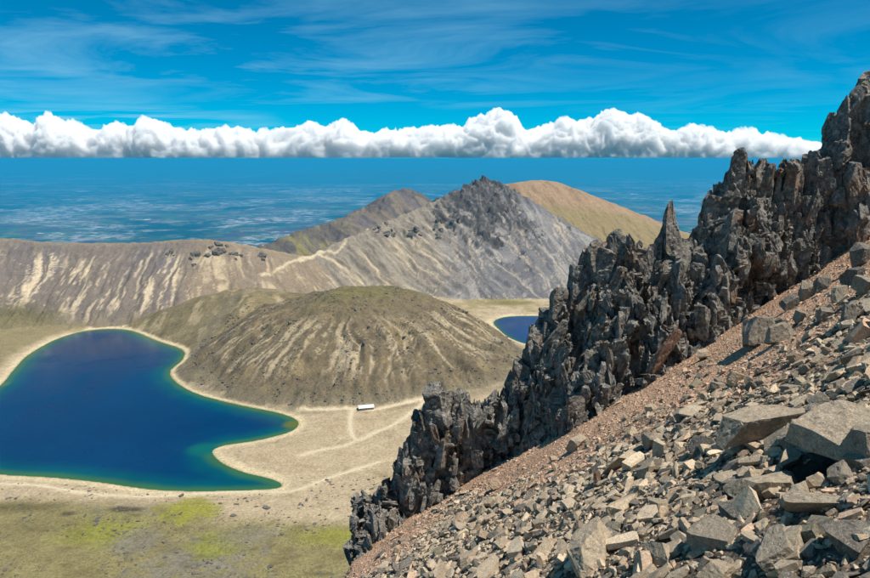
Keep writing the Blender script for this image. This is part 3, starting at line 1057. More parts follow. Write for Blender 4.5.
# ------------------------------------------------------------------ scree slope (ground)
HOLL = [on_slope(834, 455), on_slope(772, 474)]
def slope_height(SX, SY):
    z = gz(SX, SY) + 0.35 * fbm2(SX / 5, SY / 5, 4) + 0.10 * fbm2(SX / 0.9, SY / 0.9, 3)
    for (p, r, dpt) in ((HOLL[0], 0.75, 0.7), (HOLL[1], 0.42, 0.5)):
        z = z - dpt * np.exp(-(((SX - p[0]) / r) ** 2 + ((SY - p[1]) / (r * 1.2)) ** 2) ** 1.3)
    edge = -4.4 + 0.5 * fbm2(SY / 2.2, SY * 0 + 1.5, 3)
    o1 = np.clip(edge - SX, 0, 200) * sstep(12, 20, SY)
    o2 = np.clip(SY - 41.5 - 0.1 * (SX > 30), 0, 300)
    return z - 1.9 * o1 - 2.0 * o2


FOOT = np.array([(345, 578), (365, 556), (400, 524), (430, 502), (470, 478), (520, 452), (560, 436), (600, 420), (640, 392), (680, 362), (720, 334), (760, 304), (800, 276), (840, 246), (870, 220), (960, 160)], float)
FW = np.array([on_slope(*p)[:2] for p in FOOT])


def strip(SX, SY):
    """reddish gravel band along the foot of the crags"""
    w = fbm2(SX / 3.2, SY / 3.2, 4)
    d, _, _ = seg_dist(SX, SY, FW)
    wid = np.interp(SX, [-5, 0, 6, 12, 16, 25], [2.4, 4.5, 8.0, 11.5, 12.0, 10.0])
    return sstep(1.25, 0.55, d / wid + 0.55 * w)


sxg = np.concatenate([spaced([(-90, -8, 3), (-8, 45, 0.22), (45, 140, 3)])])
syg = np.concatenate([spaced([(-30, 3, 1.5), (3, 44, 0.22), (44, 150, 3)])])
SX, SY = np.meshgrid(sxg, syg)
SZ = slope_height(SX, SY)
sn = fbm2(SX / 3, SY / 3, 4)
sc = np.zeros(SX.shape + (3,)) + np.array([0.17, 0.14, 0.11])  # soil colour darkened to carry the shade in gaps between stones
m = (strip(SX, SY) * (0.8 + 0.4 * sn))[..., None].clip(0, 1)
sc = sc * (1 - m) + np.array([0.66, 0.425, 0.285]) * m
m = (sstep(42, 44, SY) + sstep(-4.2, -5.5, SX)).clip(0, 1)[..., None]
sc = sc * (1 - m) + np.array([0.13, 0.12, 0.11]) * m
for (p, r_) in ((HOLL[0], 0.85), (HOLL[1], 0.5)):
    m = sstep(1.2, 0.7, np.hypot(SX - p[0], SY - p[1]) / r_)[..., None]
    sc = sc * (1 - m) + np.array([0.05, 0.045, 0.04]) * m  # shade of the two hollows painted into the ground colour
i_ = np.arange(SX.size).reshape(SX.shape)
q_ = np.stack([i_[:-1, :-1], i_[:-1, 1:], i_[1:, 1:], i_[1:, :-1]], -1).reshape(-1, 4)
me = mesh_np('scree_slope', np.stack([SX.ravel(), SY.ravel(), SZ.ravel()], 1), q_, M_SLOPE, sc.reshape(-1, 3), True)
tag(link(bpy.data.objects.new('scree_slope', me)), 'steep scree slope of grey stones with a reddish gravel strip', None, None, 'structure')


def sheight(x, y):
    return float(slope_height(np.array([x]), np.array([y]))[0])


# ------------------------------------------------------------------ crags
# skyline of the rib in photo pixels and the line where it meets the scree
SKY = np.array([(352, 575), (364, 552), (366, 520), (372, 498), (384, 480), (398, 470), (404, 448), (412, 436), (416, 414), (426, 396), (438, 385), (452, 384), (462, 394), (474, 402), (490, 396),
                (505, 388), (512, 372), (524, 352), (534, 330), (546, 312), (556, 294), (562, 289), (572, 290), (580, 270), (588, 248), (596, 240), (606, 243), (614, 238), (620, 229), (632, 231), (640, 246), (652, 244),
                (660, 232), (676, 236), (692, 238), (703, 224), (712, 196), (722, 178), (732, 170), (745, 168), (765, 166), (780, 160), (800, 162), (815, 158), (828, 150), (838, 130), (846, 112), (852, 96), (862, 84), (872, 78), (900, 70), (960, 60)], float)
YF = 36.0        # depth of the foot, crest a little farther
YC = 39.0


def foot_at(px):
    py = np.interp(px, FOOT[:, 0], FOOT[:, 1])
    p = on_slope(px, py)
    y = min(max(p[1], 33.5), 38.0)
    x = at_depth(px, py, y)[0]
    return np.array([x, y, sheight(x, y)])


def crag(name, px0, px1, label, n_block, n_pillar, spikes, lowf=0.82, seed=1, size=(0.28, 0.95), cat='crag'):
    rng = np.random.default_rng(seed)
    mid = (px0 + px1) / 2
    f0 = foot_at(mid)
    root = empty(name, tuple(f0))
    tag(root, label, cat, 'rock crags along the rib beside the scree')
    nu = max(40, int((px1 - px0) * 1.8)); nv = 150
    pxs = np.linspace(px0 - 4, px1 + 4, nu)
    G = np.zeros((nu, nv, 3)); NRM = np.zeros((nu, nv, 3))
    for i, px in enumerate(pxs):
        f = foot_at(px)
        sky_y = np.interp(px, SKY[:, 0], SKY[:, 1])
        c = np.array(at_depth(px, sky_y, YC))
        hgt = max(c[2] - f[2], 0.5)
        c[2] = f[2] + hgt * lowf
        end = min(i, nu - 1 - i) / 6.0
        for j in range(nv):
            t = j / (nv - 1)
            if t < 0.62:                      # front face, foot to crest
                u = t / 0.62
                y = f[1] - 0.6 + (YC - f[1] + 0.2) * (0.25 * u + 0.75 * u ** 1.8)
                z = f[2] - 1.5 + (c[2] - f[2] + 1.5) * u ** 0.92
                x = f[0] + (c[0] - f[0]) * u
                nr = (0, -1, 0.25 + 0.5 * u)
            else:                             # over the crest and down the back
                u = (t - 0.62) / 0.38
                y = YC - 0.4 + 1.6 * u ** 0.5 + 3.0 * u
                z = c[2] - (u ** 1.5) * (hgt + 9)
                x = c[0]
                nr = (0, 0.8 * u - .3, 1 - 0.7 * u)
            G[i, j] = (x, y, z); NRM[i, j] = nr
    V = G.reshape(-1, 3); Nn = NRM.reshape(-1, 3); Nn /= np.linalg.norm(Nn, axis=1)[:, None]
    st_ = np.array([1.2, 1.0, 0.55])
    disp = 0.95 * facets3(V * st_ / 1.6 + seed) + 0.60 * facets3(V * st_ / 0.7 + 3 * seed) + 0.22 * facets3(V * st_ / 0.32 + seed) + 0.10 * facets3(V / 0.16 + seed) + 0.08 * fbm3(V * 2.2, 4)
    V = V + Nn * disp[:, None]
    lat = 0.40 * facets3(V * st_ / 1.2 + 40 + seed)
    V[:, 0] += lat
    ii = np.arange(nu * nv).reshape(nu, nv)
    q_ = np.stack([ii[:-1, :-1], ii[1:, :-1], ii[1:, 1:], ii[:-1, 1:]], -1).reshape(-1, 4)
    core = link(bpy.data.objects.new('rock_face', mesh_np('rock_face', V - f0, q_, M_CRAG)), root)

    def piece(nm, lib, libn, k, p, s, rot, mat=M_CRAG):
        o = bpy.data.objects.new(nm, rock_mesh(lib, k % len(lib), mat, libn))
        o.location = Vector(p) - Vector(f0); o.scale = s; o.rotation_euler = rot
        return link(o, root)
    # columns along the skyline
    for k in range(n_pillar):
        px = px0 + (px1 - px0) * (k + rng.uniform(0.2, 0.8)) / n_pillar
        f = foot_at(px); sy = np.interp(px, SKY[:, 0], SKY[:, 1])
        c = np.array(at_depth(px, sy, YC + rng.uniform(-0.9, 0.5)))
        hgt = max(c[2] - f[2], 1.0)
        hh = hgt * rng.uniform(0.2, 0.42)
        w = hh * rng.uniform(0.6, 1.1)
        piece('rock_pillar', PILLAR, 'rock_pillar', int(rng.integers(99)), (c[0] + rng.uniform(-.1, .1), c[1], c[2] - hh * rng.uniform(0.86, 1.0)), (w, w, hh), (rng.normal() * .10, rng.normal() * .12 - 0.06, rng.uniform(0, 6.28)))
    for (px, py, pyb, wpx, kind) in spikes:
        c = np.array(at_depth(px, py, YC - 0.5)); b = np.array(at_depth(px, pyb, YC - 0.5))
        hh = (c[2] - b[2]) / 2 * 1.02; w = wpx / F * YC / 2 / 0.42
        lib = SPIRE if kind == 's' else PILLAR
        piece('rock_spire' if kind == 's' else 'rock_pillar', lib, 'rock_spire' if kind == 's' else 'rock_pillar', int(rng.integers(99)), (c[0], c[1], (c[2] + b[2]) / 2 ), (w, w, hh), (0, rng.normal() * .03 + .04, rng.uniform(0, 6.28)))
    # blocks standing out of the face, bigger ones low down
    for k in range(n_block):
        i = int(rng.integers(nu)); j = int(rng.uniform(0.10, 0.68) * nv)
        p = V.reshape(nu, nv, 3)[i, j]
        s = rng.uniform(size[0], size[1]) * 0.5 * (1 if rng.random() < .8 else 1.5)
        r = rng.normal(size=3) * 0.25
        nm = 'rock_block'
        lib, ln = (CRAGB, 'rock_block')
        piece(nm, lib, ln, int(rng.integers(99)), p + np.array([0, 0.15 * s, 0]), (s * rng.uniform(.5, .9), s * rng.uniform(.8, 1.3), s * rng.uniform(1.0, 2.3)), (r[0] * .7 - .1, r[1] * .7 + 0.14, rng.normal() * .5 + (0 if rng.random() < .5 else math.pi)))
    return root


crag('rock_crag', 360, 512, 'lowest dark crag of the rib, broad topped, above the sand flat', 240, 16, [(441, 381, 430, 34, 'p'), (428, 392, 470, 26, 'p'), (409, 434, 500, 22, 'p'), (381, 480, 545, 20, 'p'), (370, 503, 575, 16, 'p'), (463, 392, 440, 22, 'p'), (495, 391, 440, 24, 'p')], 0.86, 3)
crag('rock_crag', 508, 648, 'jagged dark crag rising beside the small lake, lichen on its face', 280, 20, [(598, 237, 290, 24, 'p'), (622, 227, 275, 18, 'p'), (579, 266, 320, 20, 'p'), (559, 287, 335, 22, 'p'), (538, 322, 380, 24, 'p'), (520, 358, 420, 26, 'p')], 0.84, 5)
crag('rock_spire_crag', 648, 700, 'crag topped by one sharp pointed spire against the blue plain', 110, 7, [(671, 197, 262, 30, 's'), (655, 236, 275, 18, 'p'), (688, 231, 275, 18, 'p')], 0.80, 8)
crag('rock_tower_crag', 698, 832, 'tall crag of upright columns with a square tower at its end', 240, 12, [(739, 146, 200, 21, 'p'), (760, 160, 300, 17, 'p'), (779, 158, 300, 16, 'p'), (797, 160, 285, 18, 'p'), (816, 152, 270, 20, 'p'), (745, 168, 290, 18, 'p'), (716, 186, 260, 24, 'p'), (726, 172, 240, 20, 'p')], 0.95, 12)
crag('rock_buttress', 828, 945, 'highest dark buttress looming over the top of the scree slope', 220, 12, [(851, 96, 170, 30, 'p'), (868, 77, 160, 34, 'p'), (838, 128, 190, 22, 'p'), (890, 70, 170, 40, 'p')], 0.95, 15, (0.4, 1.3))

# ------------------------------------------------------------------ loose stones
MATS = {'pale': M_PALE, 'grey': M_GREY, 'dark': M_DARK, 'moss': M_MOSS, 'tan': M_TAN, 'rust': M_RUST}
LIBS = {'block': BLOCK, 'slab': SLAB, 'pillar': PILLAR, 'spire': SPIRE}


def boulder(px, py, wpx, lib, k, mat, label, name='boulder', tilt=(0, 0), spin=0.0, asp=(1, 1, 1), sink=0.25, group=None, upright=False, cat='boulder', lift=0.0):
    """a stone lying on the slope under photo point (px, py), wpx wide there"""
    p = on_slope(px, py)
    s = wpx / F * p[1] / 2
    o = bpy.data.objects.new(name, rock_mesh(LIBS[lib], k % len(LIBS[lib]), MATS[mat], name))
    z = sheight(p[0], p[1])
    V = LIBS[lib][k % len(LIBS[lib])][0]
    hz_ = np.abs(V[:, 2]).max() * s * asp[2]
    base = Quaternion() if upright else SLOPEQ
    q = base @ Quaternion((0, 0, 1), spin) @ Quaternion((1, 0, 0), tilt[0]) @ Quaternion((0, 1, 0), tilt[1])
    up = Vector((0, 0, 1)) if upright else Vector(NSL)
    o.rotation_mode = 'QUATERNION'; o.rotation_quaternion = q
    o.scale = (s * asp[0], s * asp[1], s * asp[2])
    o.location = Vector((p[0], p[1], z)) + up * hz_ * (1 - 2 * sink) + Vector((0, 0, lift))
    tag(link(o), label, cat, group)
    return o


HERO = []


def hero(*a, **k):
    HERO.append((a[0], a[1], a[2]))
    return boulder(*a, **k)


hero(594, 565, 78, 'block', 0, 'pale', 'big pale blocky boulder below the upright brown stone', spin=0.3, sink=0.3, asp=(1, .8, .75))
hero(716, 545, 56, 'block', 3, 'pale', 'wedge shaped pale boulder with mossy lower side', spin=1.2, sink=0.3, tilt=(0, .3), asp=(1, .9, .7))
hero(752, 446, 104, 'slab', 1, 'pale', 'long flat pale slab bridging over a dark gap', name='flat_rock', upright=True, spin=0.15, tilt=(.05, -.22), sink=.0, lift=.22, asp=(1, .5, 1.0), cat='flat rock')
hero(838, 452, 104, 'slab', 5, 'pale', 'massive thick slab overhanging the black hollow', name='flat_rock', upright=True, spin=0.25, tilt=(.05, -.34), sink=0.0, asp=(1.0, .95, 1.15), lift=.85, cat='flat rock')
HERO.append((836, 458, 70)); HERO.append((775, 468, 40))
hero(836, 436, 74, 'block', 5, 'dark', 'dark block added deep inside the black hollow for its shade', sink=0.3, asp=(1, .6, .9))  # added block, coloured dark so the hollow reads as deep shade
hero(797, 444, 40, 'block', 10, 'dark', 'dark block added at the back of the black hollow for its shade', sink=0.45)  # extra dark block closing the back, added to deepen the hollow's shade
hero(842, 482, 36, 'block', 2, 'grey', 'grey block at the lip of the black hollow', sink=0.2, asp=(1, .7, .6))
hero(876, 452, 64, 'block', 7, 'grey', 'squared grey boulder propping up the massive overhanging slab', upright=True, sink=0.2, asp=(.8, 1.0, 1.2))
hero(598, 484, 30, 'slab', 4, 'rust', 'upright reddish brown pointed stone between pale ones', name='standing_stone', upright=True, tilt=(0, 1.25), spin=-.4, sink=0.2, cat='stone')
hero(622, 468, 40, 'slab', 2, 'pale', 'tilted pale slab leaning beside the upright brown stone', name='flat_rock', tilt=(.4, -.3), sink=0.15, cat='flat rock')
hero(706, 448, 36, 'slab', 6, 'dark', 'dark grey pointed slab propped at the end of the long pale slab', name='flat_rock', tilt=(.5, .9), spin=.5, sink=0.1, cat='flat rock')
hero(622, 508, 58, 'slab', 7, 'pale', 'long low pale slab below the upright brown stone', name='flat_rock', upright=True, spin=0.9, tilt=(.12, -.16), sink=.15, asp=(1, .5, 1), cat='flat rock')
hero(742, 522, 48, 'slab', 0, 'dark', 'smooth dark grey slab above the wedge shaped boulder', name='flat_rock', upright=True, spin=-.4, tilt=(.12, -.16), sink=.15, cat='flat rock')
hero(764, 496, 92, 'slab', 3, 'grey', 'long grey slab under the dark gap', name='flat_rock', upright=True, spin=.1, tilt=(.12, -.16), asp=(1, .36, .9), sink=.15, cat='flat rock')
hero(757, 478, 28, 'slab', 9, 'moss', 'yellow lichen covered stone in the dark gap', name='boulder', spin=.6, tilt=(.3, .5), sink=.1, asp=(1, .8, 1.6))
hero(818, 514, 78, 'slab', 10, 'grey', 'large grey slab streaked with dark moss', name='flat_rock', upright=True, spin=-.3, tilt=(.12, -.16), asp=(1, .6, 1.1), sink=.15, cat='flat rock')
hero(848, 540, 70, 'slab', 8, 'dark', 'dark rough slab under the moss streaked slab', name='flat_rock', upright=True, spin=.7, sink=.15, tilt=(.12, -.16), asp=(1, .8, 1.4), cat='flat rock')
hero(780, 558, 66, 'block', 8, 'grey', 'grey lichen speckled boulder beside the wedge shaped one', spin=.2, sink=.35, asp=(1, .8, .6))
hero(812, 540, 34, 'block', 1, 'moss', 'yellow mossed stone between grey boulders', sink=.3, asp=(1, .8, .6))
hero(660, 565, 42, 'slab', 11, 'pale', 'pale triangular slab right beside the big pale blocky boulder', name='flat_rock', tilt=(.7, .2), spin=1.0, sink=.1, cat='flat rock')
hero(758, 342, 44, 'block', 9, 'grey', 'big cracked standing rock beside the reddish gravel strip', name='standing_rock', upright=True, asp=(.8, .8, 1.25), sink=.15, cat='rock')
hero(779, 342, 26, 'block', 4, 'grey', 'rounded grey rock leaning on the big cracked standing rock', name='standing_rock', upright=True, asp=(1, .8, 1.1), sink=.2, cat='rock')
hero(660, 380, 44, 'pillar', 1, 'rust', 'rust red slab leaning on the crag above the gravel strip', name='leaning_rock', upright=True, tilt=(0, .5), asp=(.8, .5, 1.45), sink=.12, cat='rock')
hero(461, 488, 5, 'block', 5, 'pale', 'tiny white stone at the foot of the lowest crag', name='stone', upright=True, sink=.2, cat='stone')

# outcrop standing in the upper scree
OUTL = ['dark rock at the lower end of the upper scree outcrop', 'grey rock next to the dark end rock of the outcrop', 'dark rock in the middle of the upper scree outcrop', 'grey front rock of the upper scree outcrop', 'broad dark rock near the top of the outcrop', 'broad grey rock near the top of the outcrop',
        'small grey rock under the lower end of the outcrop', 'grey rock under the middle of the outcrop', 'dark rock under the front of the outcrop', 'grey rock on the downhill side of the outcrop', 'highest dark rock of the upper scree outcrop', 'smallest grey rock between outcrop and cracked standing rock']
for n_, (px, py, w, k, mt) in enumerate([(790, 302, 30, 1, 'dark'), (806, 290, 34, 3, 'grey'), (822, 282, 30, 5, 'dark'), (838, 296, 34, 0, 'grey'), (852, 276, 40, 6, 'dark'), (866, 290, 40, 2, 'grey'), (800, 316, 26, 8, 'grey'),
                                         (826, 312, 30, 9, 'grey'), (848, 318, 34, 4, 'dark'), (868, 326, 36, 7, 'grey'), (862, 258, 40, 3, 'dark'), (780, 322, 22, 2, 'grey')]):
    hero(px, py + 6, w * .72, 'block', k, mt, OUTL[n_], name='outcrop_rock', upright=True, asp=(.8, .7, 1.15), spin=n_ * 1.3, tilt=(.15, -.1), sink=.2, group='outcrop rocks in the upper scree', cat='rock')

# 260 larger loose stones, then the countless rest
rs = np.random.default_rng(23)
TONE = {'pale': 'pale', 'grey': 'mid grey', 'dark': 'dark grey', 'moss': 'yellow lichened', 'tan': 'pinkish tan'}
ANCH = [(594, 565, 'the big pale blocky boulder'), (716, 545, 'the wedge shaped pale boulder'), (752, 446, 'the long pale slab over a gap'), (846, 430, 'the massive slab over the hollow'), (598, 484, 'the upright brown stone'), (764, 496, 'the long grey slab'),
        (742, 522, 'the smooth dark slab'), (818, 514, 'the moss streaked slab'), (780, 558, 'the lichen speckled boulder'), (760, 340, 'the big cracked standing rock'), (830, 310, 'the upper scree outcrop'), (664, 376, 'the rust red leaning slab'), (848, 540, 'the dark rough slab')]


def stone_label(px, py, wm_, mt, slab, asp):
    size = 'small' if wm_ < .3 else ('medium' if wm_ < .48 else 'large')
    shape = ('flat' if asp[1] > .8 else 'narrow flat') + ' stone' if slab else ('chunky' if asp[2] > .95 else 'low') + ' block'
    fy = np.interp(px, FOOT[:, 0], FOOT[:, 1])
    dd = [(math.hypot(px - a[0], 1.4 * (py - a[1])), a[2]) for a in ANCH]
    d, nm = min(dd)
    if d < 62:
        where = 'beside ' + nm
    elif py - fy < 32:
        c_ = 'the lowest crag' if px < 512 else ('the jagged lichened crag' if px < 648 else ('the spire crag' if px < 700 else 'the column crag'))
        where = 'below the foot of ' + c_
    elif d < 125:
        where = 'not far from ' + nm
    else:
        where = 'on open scree'
    return f'{size} {TONE[mt]} {shape} {where}'


placed = []
tries = 0
while len(placed) < 262 and tries < 20000:
    tries += 1
    px = rs.uniform(360, 900); py = rs.uniform(300, 600)
    foot_y = np.interp(px, FOOT[:, 0], FOOT[:, 1])
    if py < foot_y + 14:
        continue
    p = on_slope(px, py)
    if p[1] > 31 or p[1] < 5:
        continue
    wm_ = min(rs.lognormal(-1.0, 0.4), 1.0)
    wpx = wm_ / p[1] * F
    if wpx < 8 or wpx > 55 or (wpx > 40 and rs.random() < .6):
        continue
    if any(abs(px - h[0]) < (h[2] + wpx) * .42 and abs(py - h[1]) < (h[2] + wpx) * .3 for h in HERO):
        continue
    if any((px - q[0]) ** 2 + (1.3 * (py - q[1])) ** 2 < ((wpx + q[2]) * .36) ** 2 for q in placed):
        continue
    placed.append((px, py, wpx))
    slab = int(rs.random() < 0.6)
    mt = rs.choice(['pale', 'grey', 'dark', 'moss', 'tan'], p=[.5, .24, .1, .03, .13])
    asp_ = (1, rs.uniform(.65, 1), rs.uniform(.7, 1.2))
    boulder(px, py, wpx, 'slab' if slab else 'block', int(rs.integers(99)), mt, stone_label(px, py, wm_, mt, slab, asp_), name='flat_stone' if slab else 'scree_stone', tilt=(rs.normal() * .35, rs.normal() * .35), spin=rs.uniform(0, 6.28),
            asp=asp_, sink=rs.uniform(.1, .3), group='larger loose stones on the scree slope', cat='stone')


def quat_mats(n, rng, tilt):
    """random rotations: spin about Z, then tip by a few tens of degrees, then onto the slope"""
    a = rng.uniform(0, 2 * np.pi, n); t = np.abs(rng.normal(size=n)) * tilt; b = rng.uniform(0, 2 * np.pi, n)
    ca, sa = np.cos(a), np.sin(a); z = np.zeros(n); o = np.ones(n)
    Rz = np.stack([np.stack([ca, -sa, z], -1), np.stack([sa, ca, z], -1), np.stack([z, z, o], -1)], 1)
    k = np.stack([np.cos(b), np.sin(b), z], -1); ct, st_ = np.cos(t), np.sin(t)
    K = np.zeros((n, 3, 3)); K[:, 0, 2] = k[:, 1]; K[:, 1, 2] = -k[:, 0]; K[:, 2, 0] = -k[:, 1]; K[:, 2, 1] = k[:, 0]
    Rt = np.eye(3)[None] + st_[:, None, None] * K + (1 - ct)[:, None, None] * (K @ K)
    S = np.array(SLOPEQ.to_matrix())
    return S[None] @ Rt @ Rz


def scatter_stones(name, label, n, ymin, ymax, mode, a, b, seed, sub=0.35, tilt=0.32):
    """mode 'gravel': size grows with depth, a..b; mode 'stone': true sizes, log-normal half width a, spread b"""
    rng = np.random.default_rng(seed)
    if mode == 'gravel':
        y = ymin * (ymax / ymin) ** rng.random(n)
    else:
        y = np.sqrt(rng.uniform((ymin + 4) ** 2, (ymax + 4) ** 2, n)) - 4
    x0 = np.maximum(-5.0, -0.25 * y - 1); x1 = 0.80 * y + 2
    x = x0 + (x1 - x0) * rng.random(n)
    ed = -4.6 + 0.5 * fbm2(y / 2.2, y * 0 + 1.5, 3)
    keep = (x > ed)
    for (p, r_) in ((HOLL[0], 0.8), (HOLL[1], 0.42)):
        keep &= np.hypot(x - p[0], y - p[1]) > r_
    st0 = strip(x, y)
    keep &= rng.random(n) > 0.4 * st0
    x, y, st0 = x[keep], y[keep], st0[keep]; n = len(x)
    if mode == 'gravel':
        s = y * np.exp(rng.uniform(math.log(a), math.log(b), n)) * 0.5
    else:
        s = np.minimum(a * np.exp(rng.normal(size=n) * b), 0.42) * (1 + 0.5 * fbm2(x / 2.5 + 9, y / 2.5, 3))
    s = s * (1 - 0.5 * st0)
    z = slope_height(x, y)
    Rm = quat_mats(n, rng, tilt)
    sc3 = np.stack([s, s * rng.uniform(.6, 1, n), s * rng.uniform(.5, 1.1, n)], -1)
    kk = rng.integers(0, len(SMALL), n)
    st_ = strip(x, y) * (0.75 + .5 * fbm2(x / 2, y / 2, 2))
    base = np.array([[0.49, 0.385, 0.27], [0.40, 0.32, 0.23], [0.58, 0.465, 0.33], [0.18, 0.155, 0.13], [0.50, 0.355, 0.245]])
    ci = rng.choice(5, n, p=[.34, .24, .18, .14, .10]); colr = base[ci] * rng.uniform(.8, 1.2, (n, 1))
    tanm = (rng.random(n) < st_)
    colr[tanm] = np.array([0.60, 0.40, 0.275]) * rng.uniform(.7, 1.2, (tanm.sum(), 1))
    VL = []; FL = []; CL = []; off = 0
    for k in range(len(SMALL)):
        mk = np.where(kk == k)[0]
        if not len(mk):
            continue
        V0, F0 = SMALL[k]
        W = np.einsum('nij,nkj->nki', Rm[mk], V0[None] * sc3[mk][:, None, :])
        ctr = np.stack([x[mk], y[mk], z[mk]], -1) + NSL[None] * (s[mk] * sub * 0.4)[:, None]
        W = W + ctr[:, None]
        m_ = len(mk); nv_ = len(V0)
        VL.append(W.reshape(-1, 3)); FL.append((F0[None] + off + (np.arange(m_) * nv_)[:, None, None]).reshape(-1, 3))
        CL.append(np.repeat(colr[mk], nv_, 0)); off += m_ * nv_
    me = mesh_np(name, np.concatenate(VL), np.concatenate(FL), M_SCREE, np.concatenate(CL))
    tag(link(bpy.data.objects.new(name, me)), label, 'scree', None, 'stuff')


scatter_stones('scree_stones', 'countless loose grey and pinkish stones covering the slope', 30000, 5.0, 41.0, 'stone', 0.085, 0.45, 31, 0.6, 0.45)
scatter_stones('scree_rubble', 'broken rubble of knee sized stones strewn over the lower slope', 900, 5.0, 26.0, 'stone', 0.20, 0.3, 33, 0.9, 0.5)
scatter_stones('scree_gravel', 'fine angular gravel filling the gaps between the stones', 16000, 5.0, 30.0, 'gravel', 0.0045, 0.011, 37, 0.2)

# ------------------------------------------------------------------ rocks far below
def field_rocks(name, label, spots, mat, seed):
    rng = np.random.default_rng(seed)
    VL = []; FL = []; off = 0
    for (p, s) in spots:
        V0, F0 = SMALL[int(rng.integers(len(SMALL)))]
        a = rng.uniform(0, 6.28); c, s_ = math.cos(a), math.sin(a)
        W = V0 * s * np.array([1, rng.uniform(.6, 1), rng.uniform(.7, 1.2)])
        W = W @ np.array([[c, -s_, 0], [s_, c, 0], [0, 0, 1]]).T + np.array(p)
        VL.append(W); FL.append(F0 + off); off += len(V0)
    me = mesh_np(name, np.concatenate(VL), np.concatenate(FL), mat)
    tag(link(bpy.data.objects.new(name, me)), label, 'rocks', None, 'stuff')


M_FIELD = rock_material('field_rock', (0.10, 0.09, 0.08), (0.15, 0.135, 0.115), (0.22, 0.20, 0.17), 0.2, 0.0, bumpd=0.3, world=True)
rf = np.random.default_rng(5)
xs = rf.uniform(-420, 160, 16000); ys = rf.uniform(830, 1180, 16000)
r_ = np.hypot((xs + 124) / 284, (ys - 1078) / 250)
ok = (r_ > 0.15) & (r_ < 0.97) & (fbm2(xs / 45, ys / 45, 4) > rf.normal(size=16000) * .12)
sp = [((x, y, zat(x, y) + 0.1), min(rf.lognormal(-0.25, 0.55), 3.6)) for x, y in list(zip(xs[ok], ys[ok]))[:4200]]
field_rocks('dome_rocks', 'dark rocks scattered over the dome hill', sp, M_FIELD, 2)
xs = rf.uniform(-440, -20, 2400); ys = rf.uniform(440, 640, 2400)
ok = fbm2(xs / 40, ys / 40 + 5, 3) > 0.02 + .1 * rf.normal(size=2400)
sp = [((x, y, zat(x, y) + 0.05), min(rf.lognormal(-0.2, 0.55), 2.8)) for x, y in zip(xs[ok], ys[ok]) if zat(x, y) > 0.6][:900]
field_rocks('floor_rocks', 'small rocks scattered over the near crater floor', sp, M_FIELD, 3)
M_TUFT = rock_material('dry_grass', (0.15, 0.135, 0.06), (0.22, 0.19, 0.085), (0.28, 0.25, 0.13), 0.15, 0.0, bumpd=0.1, world=True)
xs = rf.uniform(-480, 10, 26000); ys = rf.uniform(440, 640, 26000)
xi = np.searchsorted(gx, xs); yi = np.searchsorted(gy, ys)
ok = (fbm2(xs / 30 + 7, ys / 30, 4) + .25 * fbm2(xs / 6, ys / 6, 2) > 0.08) & (nearf[yi, xi] > .5) & (Z[yi, xi] > .7)
sp = [((x, y, zat(x, y) + 0.02), rf.uniform(.3, .8)) for x, y in list(zip(xs[ok], ys[ok]))[:9000]]
field_rocks('grass_tufts', 'dry grass tufts spread over the near crater floor', sp, M_TUFT, 4)
# dark outcrops on the crater rim and on the peak's flank: clusters of blocks
ro = np.random.default_rng(77)
for n_, (px, py, w, h) in enumerate([(197, 252, 12, 10), (219, 250, 14, 9), (236, 254, 9, 11), (262, 256, 10, 4), (172, 251, 6, 6), (376, 229, 7, 5), (391, 233, 10, 6), (414, 229, 10, 5), (436, 224, 11, 12), (452, 216, 8, 7)]):
    p = hit(px, py)
    root = empty('rock_outcrop', tuple(p))
    rim_ = n_ < 5
    tag(root, ['largest dark rock outcrop on the crater rim above the large lake', 'wide dark rock outcrop next to the largest one on the rim', 'tall narrow dark outcrop on the rim', 'low dark outcrop where the rim nears the saddle', 'small dark outcrop apart on the crater rim',
               'small dark outcrop just above the ridge footpath', 'dark outcrop on the tan flank of the grey peak', 'wide dark outcrop on the flank of the grey peak', 'tall dark outcrop high on the grey peak flank', 'dark outcrop just under the grey peak ridge'][n_], 'outcrop', 'dark outcrops on the ' + ('rim' if rim_ else 'peak flank'))
    k = p[1] / F
    for q in range(9):
        x = p[0] + ro.normal() * w * k * .28; y = p[1] + ro.normal() * w * k * .35 - abs(ro.normal()) * h * k * .5
        sc_ = ro.uniform(.2, .42) * w * k
        o = bpy.data.objects.new('rock_block', rock_mesh(CRAGB, int(ro.integers(18)), M_FIELD, 'rock_block'))
        o.location = Vector((x, y, zat(x, y) - sc_ * .15)) - Vector(p); o.scale = (sc_, sc_, sc_ * ro.uniform(.5, .9)); o.rotation_euler = (ro.normal() * .3, ro.normal() * .3, ro.uniform(0, 6))
        link(o, root)

